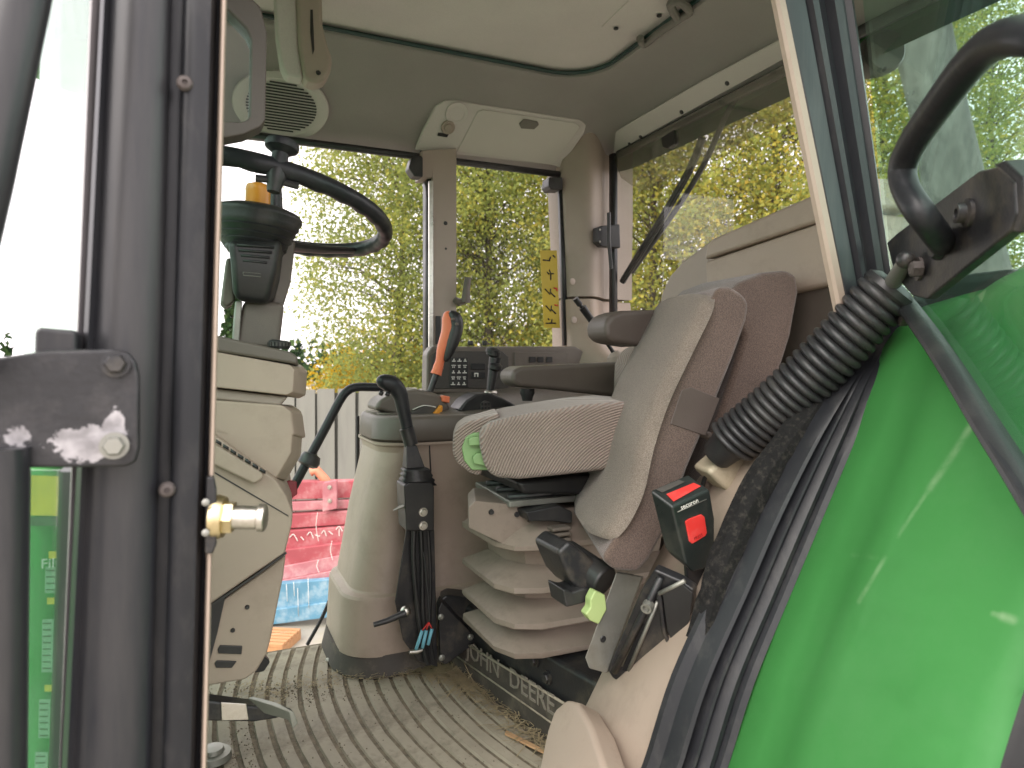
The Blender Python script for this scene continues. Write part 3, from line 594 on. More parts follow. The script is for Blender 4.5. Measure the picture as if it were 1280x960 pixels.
bm = NB(); lathe(bm, tp_([(560, 159)], 0.012)[0], tn, [(0.024, 0), (0.022, 0.006), (0.014, 0.004), (0.012, 0.008), (0.0, 0.009)], 24); obj('map_light', bm, BEIGE2, ov)
bm = NB(); prism(bm, tp_([(548, 166), (561, 168), (559, 172), (547, 170)], 0.014), -tn * 0.004); obj('light_switch', bm, BLACK, ov, bevel=0.001)
# loudspeaker
sc_ = tp_([(352, 133)], 0.008)[0]
bm = NB(); lathe(bm, sc_, tn, [(0.105, -0.004), (0.103, 0.004), (0.086, 0.008), (0.080, 0.005), (0.0, 0.005)], 40)
for v in bm.verts: v.co.x = sc_.x + (v.co.x - sc_.x) * 1.32
spk = obj('speaker_ring', bm, LINER, tr)
e1 = V((1, 0, 0)); e2 = tn.cross(e1)
for k in range(17):
    y_ = (k - 8) * 0.0088; hw = 1.32 * math.sqrt(max(0, 0.076 ** 2 - y_ ** 2))
    bm = NB(); c = sc_ + e2 * y_ + tn * 0.0058; prism(bm, [c - e1 * hw - e2 * 0.0022, c + e1 * hw - e2 * 0.0022, c + e1 * hw + e2 * 0.0022, c - e1 * hw + e2 * 0.0022], tn * 0.0015); obj('grille_slot', bm, BLACK, spk, smooth=False)
# black line of rubber around the window tops
bm = NB(); tube(bm, [V((0.02, YF + 0.004, 1.486)), V((1.25, YF + 0.004, 1.486))], 0.012, 8); obj('window_seal', bm, RUBBER, tr)
bm = NB(); tube(bm, [V((XR + 0.005, 2.14, 1.568)), V((XR + 0.005, 0.86, 1.568))], 0.014, 8); obj('window_seal', bm, RUBBER, tr)

# ---- far side: post, corner post, glass panes
bm = NB(); prism(bm, PP([(541, 205), (541, 500), (571, 500), (571, 185), (527, 188), (527, 222), (541, 222)], Y=YF - 0.03), (0, 0.08, 0)); fp = obj('centre_pillar', bm, BEIGE2, tr, bevel=0.004)
bm = NB(); prism(bm, PP([(534, 222), (541, 222), (541, 500), (534, 500)], Y=YF - 0.012), (0, 0.05, 0)); obj('window_seal', bm, RUBBER, tr)
bm = NB(); prism(bm, PP([(536.5, 226), (541.5, 226), (541.5, 500), (536.5, 500)], Y=YF - 0.034), (0, 0.01, 0)); obj('edge_strip', bm, ZINC, tr, smooth=False)
for (u, v) in ((557, 279), (557, 311)): bm = NB(); lathe(bm, P(u, v, Y=YF - 0.031), (0, -1, 0), [(0.007 if v < 300 else 0.003, 0), (0.004, 0.003)], 12); obj('pillar_screw', bm, BLACK, tr)
bm = NB(); prism(bm, PP([(545, 395), (551, 395), (551, 430), (545, 430)], Y=YF - 0.036), (0, 0.01, 0)); obj('latch_plate', bm, BLACK, tr, smooth=False)
bm = NB(); prism(bm, PP([(515, 196), (526, 194), (529, 196), (529, 221), (518, 220), (511, 210)], Y=YF - 0.05), (0, 0.05, 0)); obj('hinge_cover', bm, BLACK, tr, bevel=0.006)
bm = NB(); prism(bm, PP([(687, 221), (704, 221), (704, 237), (689, 237), (686, 232)], Y=YF - 0.04), (0, 0.06, 0)); obj('hinge_cover', bm, BLACK, tr, bevel=0.005)
# corner post: rounded section, flaring at the foot
def cpost(v, uL, uR, dy=0.0):
    a = P(uL, v, Y=YF - 0.02 + dy); b = P(uR, v, X=XR - 0.02); z = a.z; m = V((1.19, 2.06, z)); b.z = z
    a2 = a.lerp(b, 0.28) + V((0.01, -0.055, 0)); a3 = a.lerp(b, 0.62) + V((-0.005, -0.055, 0))
    f = smooth([a, a2, a3, b], 5); return f + [V((1.48, b.y + 0.0, z)), V((1.48, 2.30, z)), V((a.x, 2.30, z))]
bm = NB(); loft(bm, [cpost(*k) for k in ((165, 704, 757), (210, 703, 757), (260, 705, 757), (320, 708, 756), (371, 710, 756))]); obj('corner_pillar', bm, BEIGE2, tr, angle=50)
bm = NB(); loft(bm, [cpost(*k) for k in ((374, 710, 754, -0.012), (420, 712, 757, -0.014), (440, 713, 775, -0.02), (452, 714, 792, -0.03), (500, 714, 800, -0.03), (560, 714, 800, -0.03))]); cp = obj('corner_pillar_foot', bm, BEIGE, tr, angle=50)
for (u, v) in ((715, 352), (717, 400)): bm = NB(); lathe(bm, P(u, v, Y=2.135), (0.2, -1, 0), [(0.012, 0), (0.012, 0.004), (0.008, 0.006)], 20); obj('plug', bm, BEIGE2, tr)
bm = NB(); prism(bm, PP([(700, 236), (706, 236), (711, 432), (706, 432)], Y=YF - 0.012), (0, 0.02, 0)); obj('window_seal', bm, RUBBER, tr)
bm = NB(); prism(bm, [V((XR, 2.14, 1.57)), V((XR, 2.14, 0.75)), V((XR, 2.165, 0.75)), V((XR, 2.165, 1.57))], (-0.02, 0, 0)); obj('window_seal', bm, RUBBER, tr)
bm = NB(); prism(bm, [V((-0.04, YF, -0.02)), V((0.69, YF, -0.02)), V((0.69, YF, 1.485)), V((-0.04, YF, 1.485))], (0, 0.006, 0)); obj('door_pane', bm, GLASS, tr, smooth=False)
bm = NB(); prism(bm, [V((0.775, YF, 0.6)), V((1.22, YF, 0.6)), V((1.22, YF, 1.485)), V((0.775, YF, 1.485))], (0, 0.006, 0)); obj('side_pane', bm, GLASS, tr, smooth=False)
bm = NB(); prism(bm, [V((XR + 0.01, 0.82, 0.5)), V((XR + 0.01, 2.16, 0.5)), V((XR + 0.01, 2.16, 1.57)), V((XR + 0.01, 0.82, 1.57))], (0.006, 0, 0)); obj('rear_pane', bm, GLASS, tr, smooth=False)
# far lower wall behind console, rear lower wall
bm = NB(); prism(bm, [V((0.69, YF - 0.02, -0.05)), V((1.42, YF - 0.02, -0.05)), V((1.42, YF - 0.02, 0.66)), V((0.69, YF - 0.02, 0.66))], (0, 0.05, 0)); obj('side_wall', bm, BEIGE2, tr, smooth=False)
bm = NB(); prism(bm, [V((XR - 0.01, 0.84, -0.05)), V((XR - 0.01, 2.2, -0.05)), V((XR - 0.01, 2.2, 0.66)), V((XR - 0.01, 0.84, 0.66))], (0.05, 0, 0)); obj('rear_wall', bm, TRIM, tr, smooth=False)
# far door's slanting lower edge (seal line right of the red implement)
bm = NB(); tube(bm, smooth(PP([(447, 520), (446, 600), (432, 690), (408, 760), (384, 806)], Y=YF - 0.01), 5), 0.006, 8); obj('door_edge_seal', bm, RUBBER, tr)
# floor pan
bm = NB(); prism(bm, [V((-0.25, 0.84, -0.012)), V((1.36, 0.84, -0.012)), V((1.36, 2.05, -0.012)), V((-0.25, 2.05, -0.012))], (0, 0, -0.06)); obj('floor_pan', bm, STEELB, tr, smooth=False)
# inner wheel arch, beige
An = smooth(PP([(770, 1090), (800, 1000), (817, 955), (852, 850), (902, 740), (947, 640), (1000, 545), (1045, 480)], Y=0.83), 4)
Bn = smooth(PP([(640, 1090), (672, 1000), (696, 955), (748, 850), (800, 740), (850, 640), (905, 540), (955, 475)], Y=1.10), 4)
bm = NB(); strip(bm, Bn, An, [(0, 0), (0.06, -0.006), (0.9, -0.004), (1, 0)], 0.02, (0.85, 0.0, -0.5)); obj('inner_wheel_arch', bm, BEIGE, tr)
sa_, sb_, sc3 = P(698, 955, Y=1.075), P(748, 850, Y=1.075), P(817, 955, Y=0.80); sn_ = (sb_ - sa_).cross(sc3 - sa_).normalized()
if sn_.y < 0: sn_ = -sn_
bm = NB(); prism(bm, PP([(700, 1000), (713, 930), (722, 902), (738, 889), (752, 893), (772, 925), (800, 1000)], pl=(sa_, sn_)), sn_ * 0.05); obj('arch_step', bm, BEIGE, tr, bevel=0.010, seg=3)
# carpet scraps along the arch edge
bm = NB(); A = smooth(PP([(868, 800), (885, 740), (900, 690), (935, 610), (965, 565), (1010, 505)], Y=0.815), 4); B = smooth(PP([(890, 800), (905, 745), (930, 690), (960, 625), (1000, 560), (1040, 500)], Y=0.80), 4)
strip(bm, A, B, [(0, 0), (0.3, -0.008), (0.7, -0.004), (1, 0)], 0.02)
for v in bm.verts: v.co += V((rng.normal(0, 0.0007), rng.normal(0, 0.0007), rng.normal(0, 0.0007)))
obj('carpet_edge', bm, mat('grubby_carpet', (0.012, 0.012, 0.012), 0.9, 0.3, 40, 0.9, 200, spec=0.15, dirt=(0.10, 0.09, 0.075), dscale=90, damt=0.4), tr)
bm = NB(); prism(bm, PP([(884, 590), (905, 572), (925, 560), (962, 552), (963, 566), (938, 620), (922, 624), (900, 606)], Y=0.95), (0.02, 0.07, 0)); obj('belt_anchor_cover', bm, CREAM, tr, bevel=0.012, seg=3)

# ================================================================== things outside the pillar
mb = thing('mirror_bracket', 'chipped black steel mirror bracket bolted across the front pillar', 'bracket', P(60, 512, Y=0.63))
chip = mat('chipped_black_paint', (0.02, 0.02, 0.023), 0.34, 0.3, 10, 0.15, 150, dirt=(0.12, 0.11, 0.11), dscale=14, damt=0.4)
def chip_patch(m, centre, radii, nscale, col, thr=0.5):
    N = m.node_tree.nodes; L = m.node_tree.links; b = N['Principled BSDF']
    co = N.new('ShaderNodeTexCoord'); mp = N.new('ShaderNodeMapping'); mp.vector_type = 'POINT'
    mp.inputs['Location'].default_value = [-c / r for c, r in zip(centre, radii)]; mp.inputs['Scale'].default_value = [1 / r for r in radii]
    L.new(co.outputs['Object'], mp.inputs[0]); ln = N.new('ShaderNodeVectorMath'); ln.operation = 'LENGTH'; L.new(mp.outputs[0], ln.inputs[0])
    n = N.new('ShaderNodeTexNoise'); n.inputs['Scale'].default_value = nscale; n.inputs['Detail'].default_value = 8; n.inputs['Roughness'].default_value = 0.7; L.new(co.outputs['Object'], n.inputs['Vector'])
    a = N.new('ShaderNodeMath'); a.operation = 'MULTIPLY_ADD'; a.inputs[1].default_value = 2.2; L.new(n.outputs['Fac'], a.inputs[0]); L.new(ln.outputs['Value'], a.inputs[2])
    g = N.new('ShaderNodeMath'); g.operation = 'LESS_THAN'; g.inputs[1].default_value = 1.1 + thr; L.new(a.outputs[0], g.inputs[0])
    old = b.inputs['Base Color'].links[0].from_socket; mx = N.new('ShaderNodeMix'); mx.data_type = 'RGBA'; L.new(g.outputs[0], mx.inputs[0]); L.new(old, mx.inputs[6])
    n2 = N.new('ShaderNodeTexNoise'); n2.inputs['Scale'].default_value = 60; n2.inputs['Detail'].default_value = 6; L.new(co.outputs['Object'], n2.inputs['Vector'])
    r = N.new('ShaderNodeValToRGB'); r.color_ramp.elements[0].position = 0.35; r.color_ramp.elements[0].color = (*[c * 0.45 for c in col], 1); r.color_ramp.elements[1].position = 0.65; r.color_ramp.elements[1].color = (*col, 1)
    L.new(n2.outputs['Fac'], r.inputs[0]); L.new(r.outputs[0], mx.inputs[7]); L.new(mx.outputs[2], b.inputs['Base Color'])
Ym = 0.625
plate = PP([(-160, 470), (-40, 452), (60, 438), (140, 436), (160, 440), (170, 452), (174, 470), (174, 560), (170, 578), (158, 584), (-160, 588)], Y=Ym)
cc = sum(plate, V()) / len(plate); lo = min(p.x for p in plate); hi = max(p.x for p in plate); zl = min(p.z for p in plate); zh = max(p.z for p in plate)
pcx = V(((lo + hi) / 2, 0, (zl + zh) / 2)); c1 = P(112, 556, Y=Ym) - pcx
chip_patch(chip, (c1.x, 0, c1.z), (0.034, 1, 0.016), 55, (0.50, 0.48, 0.50), 0.78)
c2 = P(145, 530, Y=Ym) - pcx; chip_patch(chip, (c2.x, 0, c2.z), (0.010, 1, 0.018), 60, (0.50, 0.48, 0.50), 0.7)
c3 = P(20, 545, Y=Ym) - pcx; chip_patch(chip, (c3.x, 0, c3.z), (0.05, 1, 0.03), 50, (0.50, 0.48, 0.50), 0.12)
bm = NB(); prism(bm, plate, (0, 0.012, 0)); obj('plate', bm, chip, mb, bevel=0.003)
for (u, v) in ((145, 455), (143, 557)): hexbolt('bolt', P(u, v, Y=Ym - 0.005), (0, -1, 0.05), 0.0078, STEELG if v > 500 else STEELB, mb, 0.007)
bm = NB(); prism(bm, PP([(43, 410), (50, 409), (96, 413), (96, 445), (42, 445)], Y=Ym + 0.02), (0, 0.03, 0)); obj('upper_clamp', bm, POST, mb, bevel=0.004)
bm = NB(); tube(bm, [P(62, -200, Y=0.58), P(24, 0, Y=0.58), P(-22, 220, Y=0.58), P(-80, 470, Y=0.58)], 0.0185, 18); mtube = obj('mirror_arm', bm, POST, mb)
bm = NB(); tube(bm, [P(56, -170, Y=0.57), P(30, -40, Y=0.57)], 0.0215, 18); obj('sleeve', bm, RUBSM, mtube)
wp = thing('front_wiper', 'folded black wiper at the top of the windscreen edge', 'wiper', P(80, 20, Y=0.9))
for nm, pts, r in (('blade', [(48, -40), (50, 0), (58, 30), (66, 42)], 0.012), ('arm', [(60, -40), (66, 10), (78, 38)], 0.005), ('linkage', [(88, -40), (92, 10), (98, 48)], 0.010), ('blade_rubber', [(104, -40), (106, 10), (104, 50)], 0.008), ('spring', [(76, -40), (72, 5), (84, 44)], 0.007)):
    bm = NB(); tube(bm, smooth(PP(pts, Y=0.86), 4), r, 8); obj(nm, bm, BLACK, wp)

# ================================================================== open door
Hd = V((1.00, 0.742, 0)); dn = V((0.794, -0.607, 0)); dp = (Hd, dn)
dq = lambda pts, o=0.0: PP(pts, pl=(Hd - dn * o, dn))
dr = thing('cab_door', 'open glass cab door with black pull handle and rubber edge', 'door', (1.0, 0.74, 0.2))
edge = [(1108, 352), (1130, 378), (1160, 418), (1195, 470), (1235, 535), (1280, 605), (1330, 690), (1390, 800)]
gl = dq([(1050, -300), (1073, -60), (1090, 120), (1110, 345)] + edge[1:] + [(1470, 1000), (1560, 1000), (1560, -300)])
bm = NB(); prism(bm, gl, dn * 0.006); obj('glass', bm, DGLASS, dr, smooth=False)
es = smooth(dq(edge, 0.0), 5)
bm = NB(); tube(bm, es, 0.0165, 12, flat=0.55, up=dn); obj('edge_rubber', bm, RUBBER, dr)
es2 = smooth(dq([(u - 7, v + 3) for u, v in edge], 0.008), 5)
bm = NB(); tube(bm, es2, 0.006, 8); obj('edge_bead', bm, RUBSM, dr)
bm = NB(); prism(bm, dq([(1108, 303), (1120, 292), (1222, 214), (1246, 208), (1268, 228), (1270, 268), (1262, 290), (1158, 374), (1140, 370), (1118, 345)], 0.022), dn * 0.014); br = obj('handle_bracket', bm, STEELB, dr, bevel=0.003)
bm = NB(); prism(bm, dq([(1240, 206), (1254, 200), (1278, 222), (1282, 262), (1272, 292), (1264, 290), (1271, 266), (1268, 228)], 0.02), dn * 0.02); obj('bracket_flange', bm, STEELB, br, bevel=0.003)
hpath = smooth([dq([(1178, 304)], 0.024)[0], dq([(1170, 292)], 0.05)[0], dq([(1152, 268)], 0.075)[0], dq([(1134, 240)], 0.082)[0], dq([(1128, 212)], 0.082)[0], dq([(1140, 180)], 0.082)[0], dq([(1180, 122)], 0.085)[0], dq([(1216, 76)], 0.085)[0], dq([(1246, 52)], 0.085)[0], dq([(1285, 44)], 0.085)[0], dq([(1330, 56)], 0.07)[0], dq([(1370, 90)], 0.03)[0]], 6)
bm = NB(); tube(bm, hpath, [0.0155] * len(hpath), 18); obj('pull_handle', bm, RUBSM, dr)
bm = NB(); lathe(bm, dq([(1178, 304)], 0.02)[0], -dn, [(0.021, 0), (0.021, 0.006), (0.017, 0.012)], 24); obj('handle_socket', bm, RUBSM, dr)
bm = NB(); lathe(bm, dq([(1212, 266)], 0.022)[0], -dn, [(0.016, 0), (0.016, 0.004), (0.011, 0.006), (0.011, 0.014), (0.006, 0.014), (0.005, 0.008)], 20); obj('socket_bolt', bm, STEELB, dr)
bm = NB(); lathe(bm, dq([(1150, 336)], 0.022)[0], -dn, [(0.016, 0), (0.016, 0.004)], 20); lathe(bm, dq([(1152, 336)], 0.026)[0], -dn, [(0.011, 0), (0.011, 0.012), (0.008, 0.014)], 6); obj('hinge_nut', bm, RUST, dr, smooth=False)
bm = NB(); bmesh.ops.create_uvsphere(bm, u_segments=18, v_segments=12, radius=0.012, matrix=Matrix.Translation(dq([(1132, 325)], 0.04)[0])); obj('ball_stud', bm, STEELB, dr)
bm = NB(); prism(bm, dq([(1118, 378), (1124, 374), (1132, 392), (1124, 408), (1116, 402)], 0.012), dn * 0.012); obj('hinge_leaf', bm, STEELB, dr, bevel=0.002)
# work lamp and beacon seen through the door glass
wl = thing('work_lamp', 'round black work lamp beside the rear pillar, seen through the door glass', 'lamp', P(1095, 72, X=1.62))
b0 = P(1096, 70, X=1.62); bm = NB(); lathe(bm, b0, (-0.35, -0.9, -0.1), [(0.02, -0.07), (0.045, -0.05), (0.055, 0.0), (0.055, 0.035), (0.047, 0.045), (0.0, 0.04)], 24); obj('housing', bm, BLACK, wl)
bm = NB(); tube(bm, [b0 + V((0.0, 0.06, 0)), b0 + V((-0.05, 0.14, 0.0)), b0 + V((-0.1, 0.2, -0.02))], 0.018, 10); obj('arm', bm, BLACK, wl)

# gas strut in its ribbed boot
gs = thing('strut_boot', 'ribbed black rubber boot running from the seat side up to the door hinge', 'rubber boot', P(900, 560, Y=1.0))
g0, g1 = P(912, 554, Y=0.94), P(1106, 366, Y=0.735)
ga = (g1 - g0); Lg = ga.length; nrib = 23; pr = []
for k in range(nrib):
    h = Lg * k / nrib; st = Lg / nrib; f = k / nrib
    R0 = 0.044 + 0.006 * f * (1 - f) * 2 - 0.002 * f
    pr += [(R0 * (1.02 - 0.20 * abs(2 * t - 1) ** 2.6), h + st * t) for t in (0.0, 0.1, 0.22, 0.36, 0.5, 0.64, 0.78, 0.9)]
pr.append((0.037, Lg))
bm = NB(); ax_, e1_, e2_ = basis(ga); rings = []
for r_, h in pr:
    sag = V((0, 0, -1)) * 0.018 * math.sin(math.pi * h / Lg)
    rings.append([g0 + ax_ * h + sag + (e1_ * math.cos(2 * math.pi * k / 32) + e2_ * math.sin(2 * math.pi * k / 32)) * r_ for k in range(32)])
loft(bm, rings); obj('bellows', bm, RUBBER, gs, angle=70)
bm = NB(); lathe(bm, g0, -ga, [(0.036, -0.01), (0.033, 0.0), (0.027, 0.034), (0.022, 0.040)], 24); obj('lower_cuff', bm, BLACK, gs)
bm = NB(); lathe(bm, g1, ga, [(0.037, -0.004), (0.042, 0.004), (0.040, 0.014), (0.026, 0.022)], 28); obj('upper_cuff', bm, BLACK, gs)
bm = NB(); tube(bm, [g1 + ga.normalized() * 0.01, dq([(1132, 325)], 0.04)[0]], [0.013, 0.009], 14); obj('strut_rod', bm, STEELG, gs)
bm = NB(); tube(bm, [g0 - ga.normalized() * 0.03, P(880, 600, Y=1.0), P(872, 640, Y=1.02)], 0.004, 8); obj('cable', bm, BLACK, gs)
# ================================================================== INSIDE THE CAB
# ---- floor mat: bowed rubber ribs over a dirty base
fm = thing('floor_mat', 'dirty ribbed rubber floor mat in front of the seat', 'floor mat', (0.3, 1.5, 0))
bm = NB(); prism(bm, [V((-0.22, 0.9, -0.008)), V((0.68, 0.9, -0.008)), V((0.62, 2.02, -0.008)), V((-0.22, 2.02, -0.008))], (0, 0, 0.009)); obj('mat_base', bm, GROOVE, fm, smooth=False)
kb = 0.42
for i in range(25):
    x0 = -0.22 + i * 0.037; hw = 0.0142; ys = np.linspace(0.92, 2.0, 17)
    top = []; 
    for y in ys:
        xb = x0 + kb * (y - 1.62) ** 2 * (1.0 if y > 1.62 else 0.85)
        lim = 0.665 - (y - 0.9) * 0.05
        if xb + hw < lim: top.append((xb, y))
    if len(top) < 3: continue
    bm = NB(); rings = []
    for x, y in top:
        j = lambda: rng.normal(0, 0.0007)
        rings.append([V((x - hw + j(), y, 0.0)), V((x - hw * 0.86 + j(), y, 0.0058 + j())), V((x + hw * 0.86 + j(), y, 0.0058 + j())), V((x + hw + j(), y, 0.0))])
    loft(bm, rings); obj('mat_rib', bm, MATC, fm, angle=30)
# straw and grit swept along the edges
STRAW = mat('straw', (0.36, 0.28, 0.17), 0.9, 0.3, 20)
bm = NB()
def chaff(n, line, spread, lmin, lmax, z0=0.006):
    for i in range(n):
        f = rng.uniform(0, 1) * (len(line) - 1); k = min(int(f), len(line) - 2); p = V(line[k]).lerp(V(line[k + 1]), f - k) + V((rng.normal(0, spread), rng.normal(0, spread), z0 + abs(rng.normal(0, 0.004))))
        a = rng.uniform(0, 6.28); L_ = rng.uniform(lmin, lmax); d = V((math.cos(a), math.sin(a), rng.normal(0, 0.12))) * L_; s = V((-d.y, d.x, 0)).normalized() * rng.uniform(0.0006, 0.0016)
        q = [bm.verts.new(p - s), bm.verts.new(p + s), bm.verts.new(p + d + s * 0.5), bm.verts.new(p + d - s * 0.5)]; bm.faces.new(q)
chaff(900, PP([(470, 846), (520, 838), (545, 842), (575, 850), (600, 872), (650, 910), (705, 950)], Z=0.004), 0.018, 0.008, 0.05)
chaff(420, PP([(500, 836), (560, 838), (590, 862)], Z=0.006), 0.012, 0.02, 0.09)
chaff(700, PP([(300, 862), (350, 870), (420, 850), (470, 840), (500, 832)], Z=0.004), 0.03, 0.003, 0.016)
o = obj('straw_litter', bm, STRAW, None, smooth=False, kind='stuff', label='loose straw and chaff along the mat edge below the seat', cat='straw')
bm = NB()
for i in range(900):
    u, v = (rng.normal(370, 60), rng.normal(862, 9)) if i < 450 else (rng.uniform(285, 320), rng.uniform(890, 985)) if i < 650 else (rng.uniform(330, 700), rng.uniform(825, 980))
    p = P(u, max(815, v), Z=0.006); s = rng.uniform(0.0008, 0.0032)
    bmesh.ops.create_icosphere(bm, subdivisions=0, radius=s, matrix=Matrix.Translation(p)) if False else bmesh.ops.create_cone(bm, segments=4, radius1=s, radius2=s * 0.3, depth=s, matrix=Matrix.Translation(p) @ Matrix.Rotation(rng.uniform(0, 3), 4, 'Z'))
obj('floor_grit', bm, GROOVE, None, smooth=False, kind='stuff', label='brown grit and crumbs scattered over the floor mat', cat='dirt')
bm = NB(); a, b = P(632, 917, Z=0.009), P(688, 944, Z=0.009); s = V((0.004, 0.005, 0)); prism(bm, [a - s, b - s, b + s * 0.5, a + s], (0, 0, 0.004))
obj('wood_sliver', bm, mat('fresh_wood', (0.50, 0.30, 0.16), 0.8), None, smooth=False, label='thin orange wood sliver lying on the mat below the lettered riser', cat='splinter')
bm = NB(); bmesh.ops.create_icosphere(bm, subdivisions=2, radius=0.012, matrix=Matrix.Translation(P(415, 824, Z=0.012)) @ Matrix.Diagonal((1.5, 1, 0.6, 1)))
for v in bm.verts: v.co += V((rng.normal(0, 0.001), rng.normal(0, 0.001), rng.normal(0, 0.001)))
obj('pebble', bm, mat('pale_stone', (0.5, 0.48, 0.44), 0.8), None, label='small pale stone on the mat at the console foot', cat='pebble')

# ---- seat plinth with the lettered rubber riser
ps = thing('seat_plinth', 'black steel seat plinth with lettered rubber riser', 'plinth', (0.8, 1.5, 0))
f0, f1 = V((0.598, 1.735, 0)), V((0.70, 1.13, 0)); fdir = (f1 - f0).normalized(); fn = V((fdir.y, -fdir.x, 0)); 
if fn.x > 0: fn = -fn
bm = NB(); prism(bm, [f0, f1, f1 + V((0.5, 0, 0)), V((1.15, 1.735, 0))], (0, 0, 0.18)); obj('box', bm, STEELB, ps, bevel=0.012, seg=3)
bm = NB(); a, b = f0 + fn * 0.010 + fdir * 0.02, f1 + fn * 0.010; h0, h1 = V((0, 0, 0.088)), V((0, 0, 0.108)); prism(bm, [a, b, b + h1, a + h0], -fn * 0.009); rs = obj('riser', bm, MATD, ps, bevel=0.003)
bm = NB(); a2, b2 = a + fn * 0.0005, b + fn * 0.0005; tube(bm, [a2 + V((0, 0, 0.044)), b2 + V((0, 0, 0.050))], 0.0022, 6); obj('riser_bead', bm, MATC, ps)
bm = NB(); tube(bm, [a + V((0, 0, 0.090)), b + V((0, 0, 0.110))], 0.003, 6); obj('riser_lip', bm, MATC, ps)
EMB = mat('embossed_letters', (0.24, 0.21, 0.175), 0.7, 0.2, 30, dirt=(0.05, 0.04, 0.03), dscale=30, damt=0.6)
L0, L1 = P(612, 828, pl=(f0 + fn * 0.010, fn)), P(700, 893, pl=(f0 + fn * 0.010, fn)); tdir = (L1 - L0)
cm = (P(585, 806, pl=(f0 + fn * 0.01, fn)) + P(696, 892, pl=(f0 + fn * 0.01, fn))) / 2
up_ = V((0, 0, 1)); fd_ = (fdir + V((0, 0, 0.012))).normalized()
text('lettering', 'JOHN', 0.062, cm + fn * 0.001 - fd_ * 0.112, fd_, up_, EMB, ps, 0.0012, 0.98)
text('lettering', 'DEERE', 0.062, cm + fn * 0.001 + fd_ * 0.092, fd_, up_, EMB, ps, 0.0012, 0.98)
hexbolt('bolt', P(684, 847, pl=(f0 + fn * 0.002, fn)), fn, 0.011, STEELB, ps, 0.007)
hexbolt('bolt', P(668, 826, pl=(f0 + fn * 0.002, fn)), fn, 0.010, STEELB, ps, 0.007)
# folded gusset plate at the far end
bm = NB(); prism(bm, PP([(548, 762), (552, 752), (592, 794), (592, 806), (558, 831), (551, 828)], Y=1.62), (0.01, 0.05, 0)); gp = obj('gusset_plate', bm, STEELB, ps, bevel=0.003)
for (u, v) in ((588, 796), (551, 771), (552, 822)): bm = NB(); lathe(bm, P(u, v, Y=1.618), (0, -1, 0), [(0.008, 0), (0.008, 0.003), (0.004, 0.006)], 14); obj('rivet', bm, STEELG, gp)
bm = NB(); prism(bm, PP([(549, 750), (558, 744), (590, 748), (602, 768), (592, 792)], Y=1.66), (0.02, 0.06, 0)); obj('gusset_box', bm, STEELB, ps, bevel=0.006)

# ---- operator seat
os_ = thing('operator_seat', 'operator seat with ribbed cushion on beige rubber bellows', 'seat', (0.8, 1.5, 0.18))
def fold(z, g, ch=0.07, x0=0.572, x1=1.0, y0=1.285, y1=1.53):
    x0 -= g; y0 -= g; y1 += g; x1 += g
    return [V((x0, y1, z)), V((x0, y0 + ch, z)), V((x0 + ch * 0.35, y0 + ch * 0.3, z)), V((x0 + ch * 1.1, y0, z)), V((x1, y0, z)), V((x1, y1, z))]
zs = [0.42, 0.331, 0.258, 0.198]
for k, z in enumerate(zs):
    top = z + (0.062 if k == 0 else 0.036); nx = zs[k + 1] + 0.036 if k < 3 else 0.181
    ti = -0.050 if k == 0 else -0.034
    rings = [fold(top, ti), fold(top - 0.003, ti + 0.003), fold(z + 0.009, 0.008), fold(z + 0.005, 0.012), fold(z - 0.005, 0.012), fold(z - 0.008, 0.009), fold(z - 0.010, -0.022), fold(z - 0.014, -0.030), fold(nx - 0.002, -0.036)]
    bm = NB(); loft(bm, rings)
    for v in bm.verts: v.co += V((rng.normal(0, 0.0009), rng.normal(0, 0.0009), rng.normal(0, 0.0009)))
    obj('bellows_fold', bm, BELLOW, os_, angle=28)
# carriage above the bellows
bm = NB(); prism(bm, PP([(586, 634), (594, 626), (655, 632), (660, 652), (680, 655), (686, 672), (716, 676), (716, 690), (650, 690), (586, 660)], Y=1.325), (0.05, 0.14, 0)); obj('carriage_cover', bm, BELLOW, os_, bevel=0.002)
bm = NB(); prism(bm, [V((0.58, 1.31, 0.50)), V((0.95, 1.31, 0.50)), V((0.95, 1.56, 0.50)), V((0.60, 1.56, 0.50))], (0, 0, 0.014)); obj('slide_plate', bm, STEELG, os_, bevel=0.003)
for k in range(3):
    bm = NB(); a = V((0.585 + 0.01 * k, 1.33 + 0.085 * k, 0.518)); tube(bm, [a, a + V((0.36, 0.0, 0.004))], 0.008, 8); obj('slide_rail', bm, STEELB, os_)
for (u, v) in ((614, 640), (646, 643)): bm = NB(); lathe(bm, P(u, v, Y=1.323), (0, -1, 0), [(0.006, 0), (0.005, 0.004)], 12); obj('rivet', bm, BLACK, os_)
for k in range(3):
    bm = NB(); c = P(699, 660 + 7 * k, Y=1.27); box(bm, c, (0.045, 0.03, 0.009)); obj('height_lever', bm, TRIM, os_, bevel=0.004)
bm = NB(); prism(bm, PP([(657, 640), (700, 632), (716, 640), (716, 655), (690, 652), (662, 652)], Y=1.28), (0, 0.05, 0)); obj('lever_housing', bm, BLACK, os_, bevel=0.004)
bm = NB(); prism(bm, PP([(645, 602), (760, 592), (770, 620), (655, 618)], Y=1.28), (0.01, 0.42, 0)); obj('seat_pan', bm, BLACK, os_, bevel=0.01)
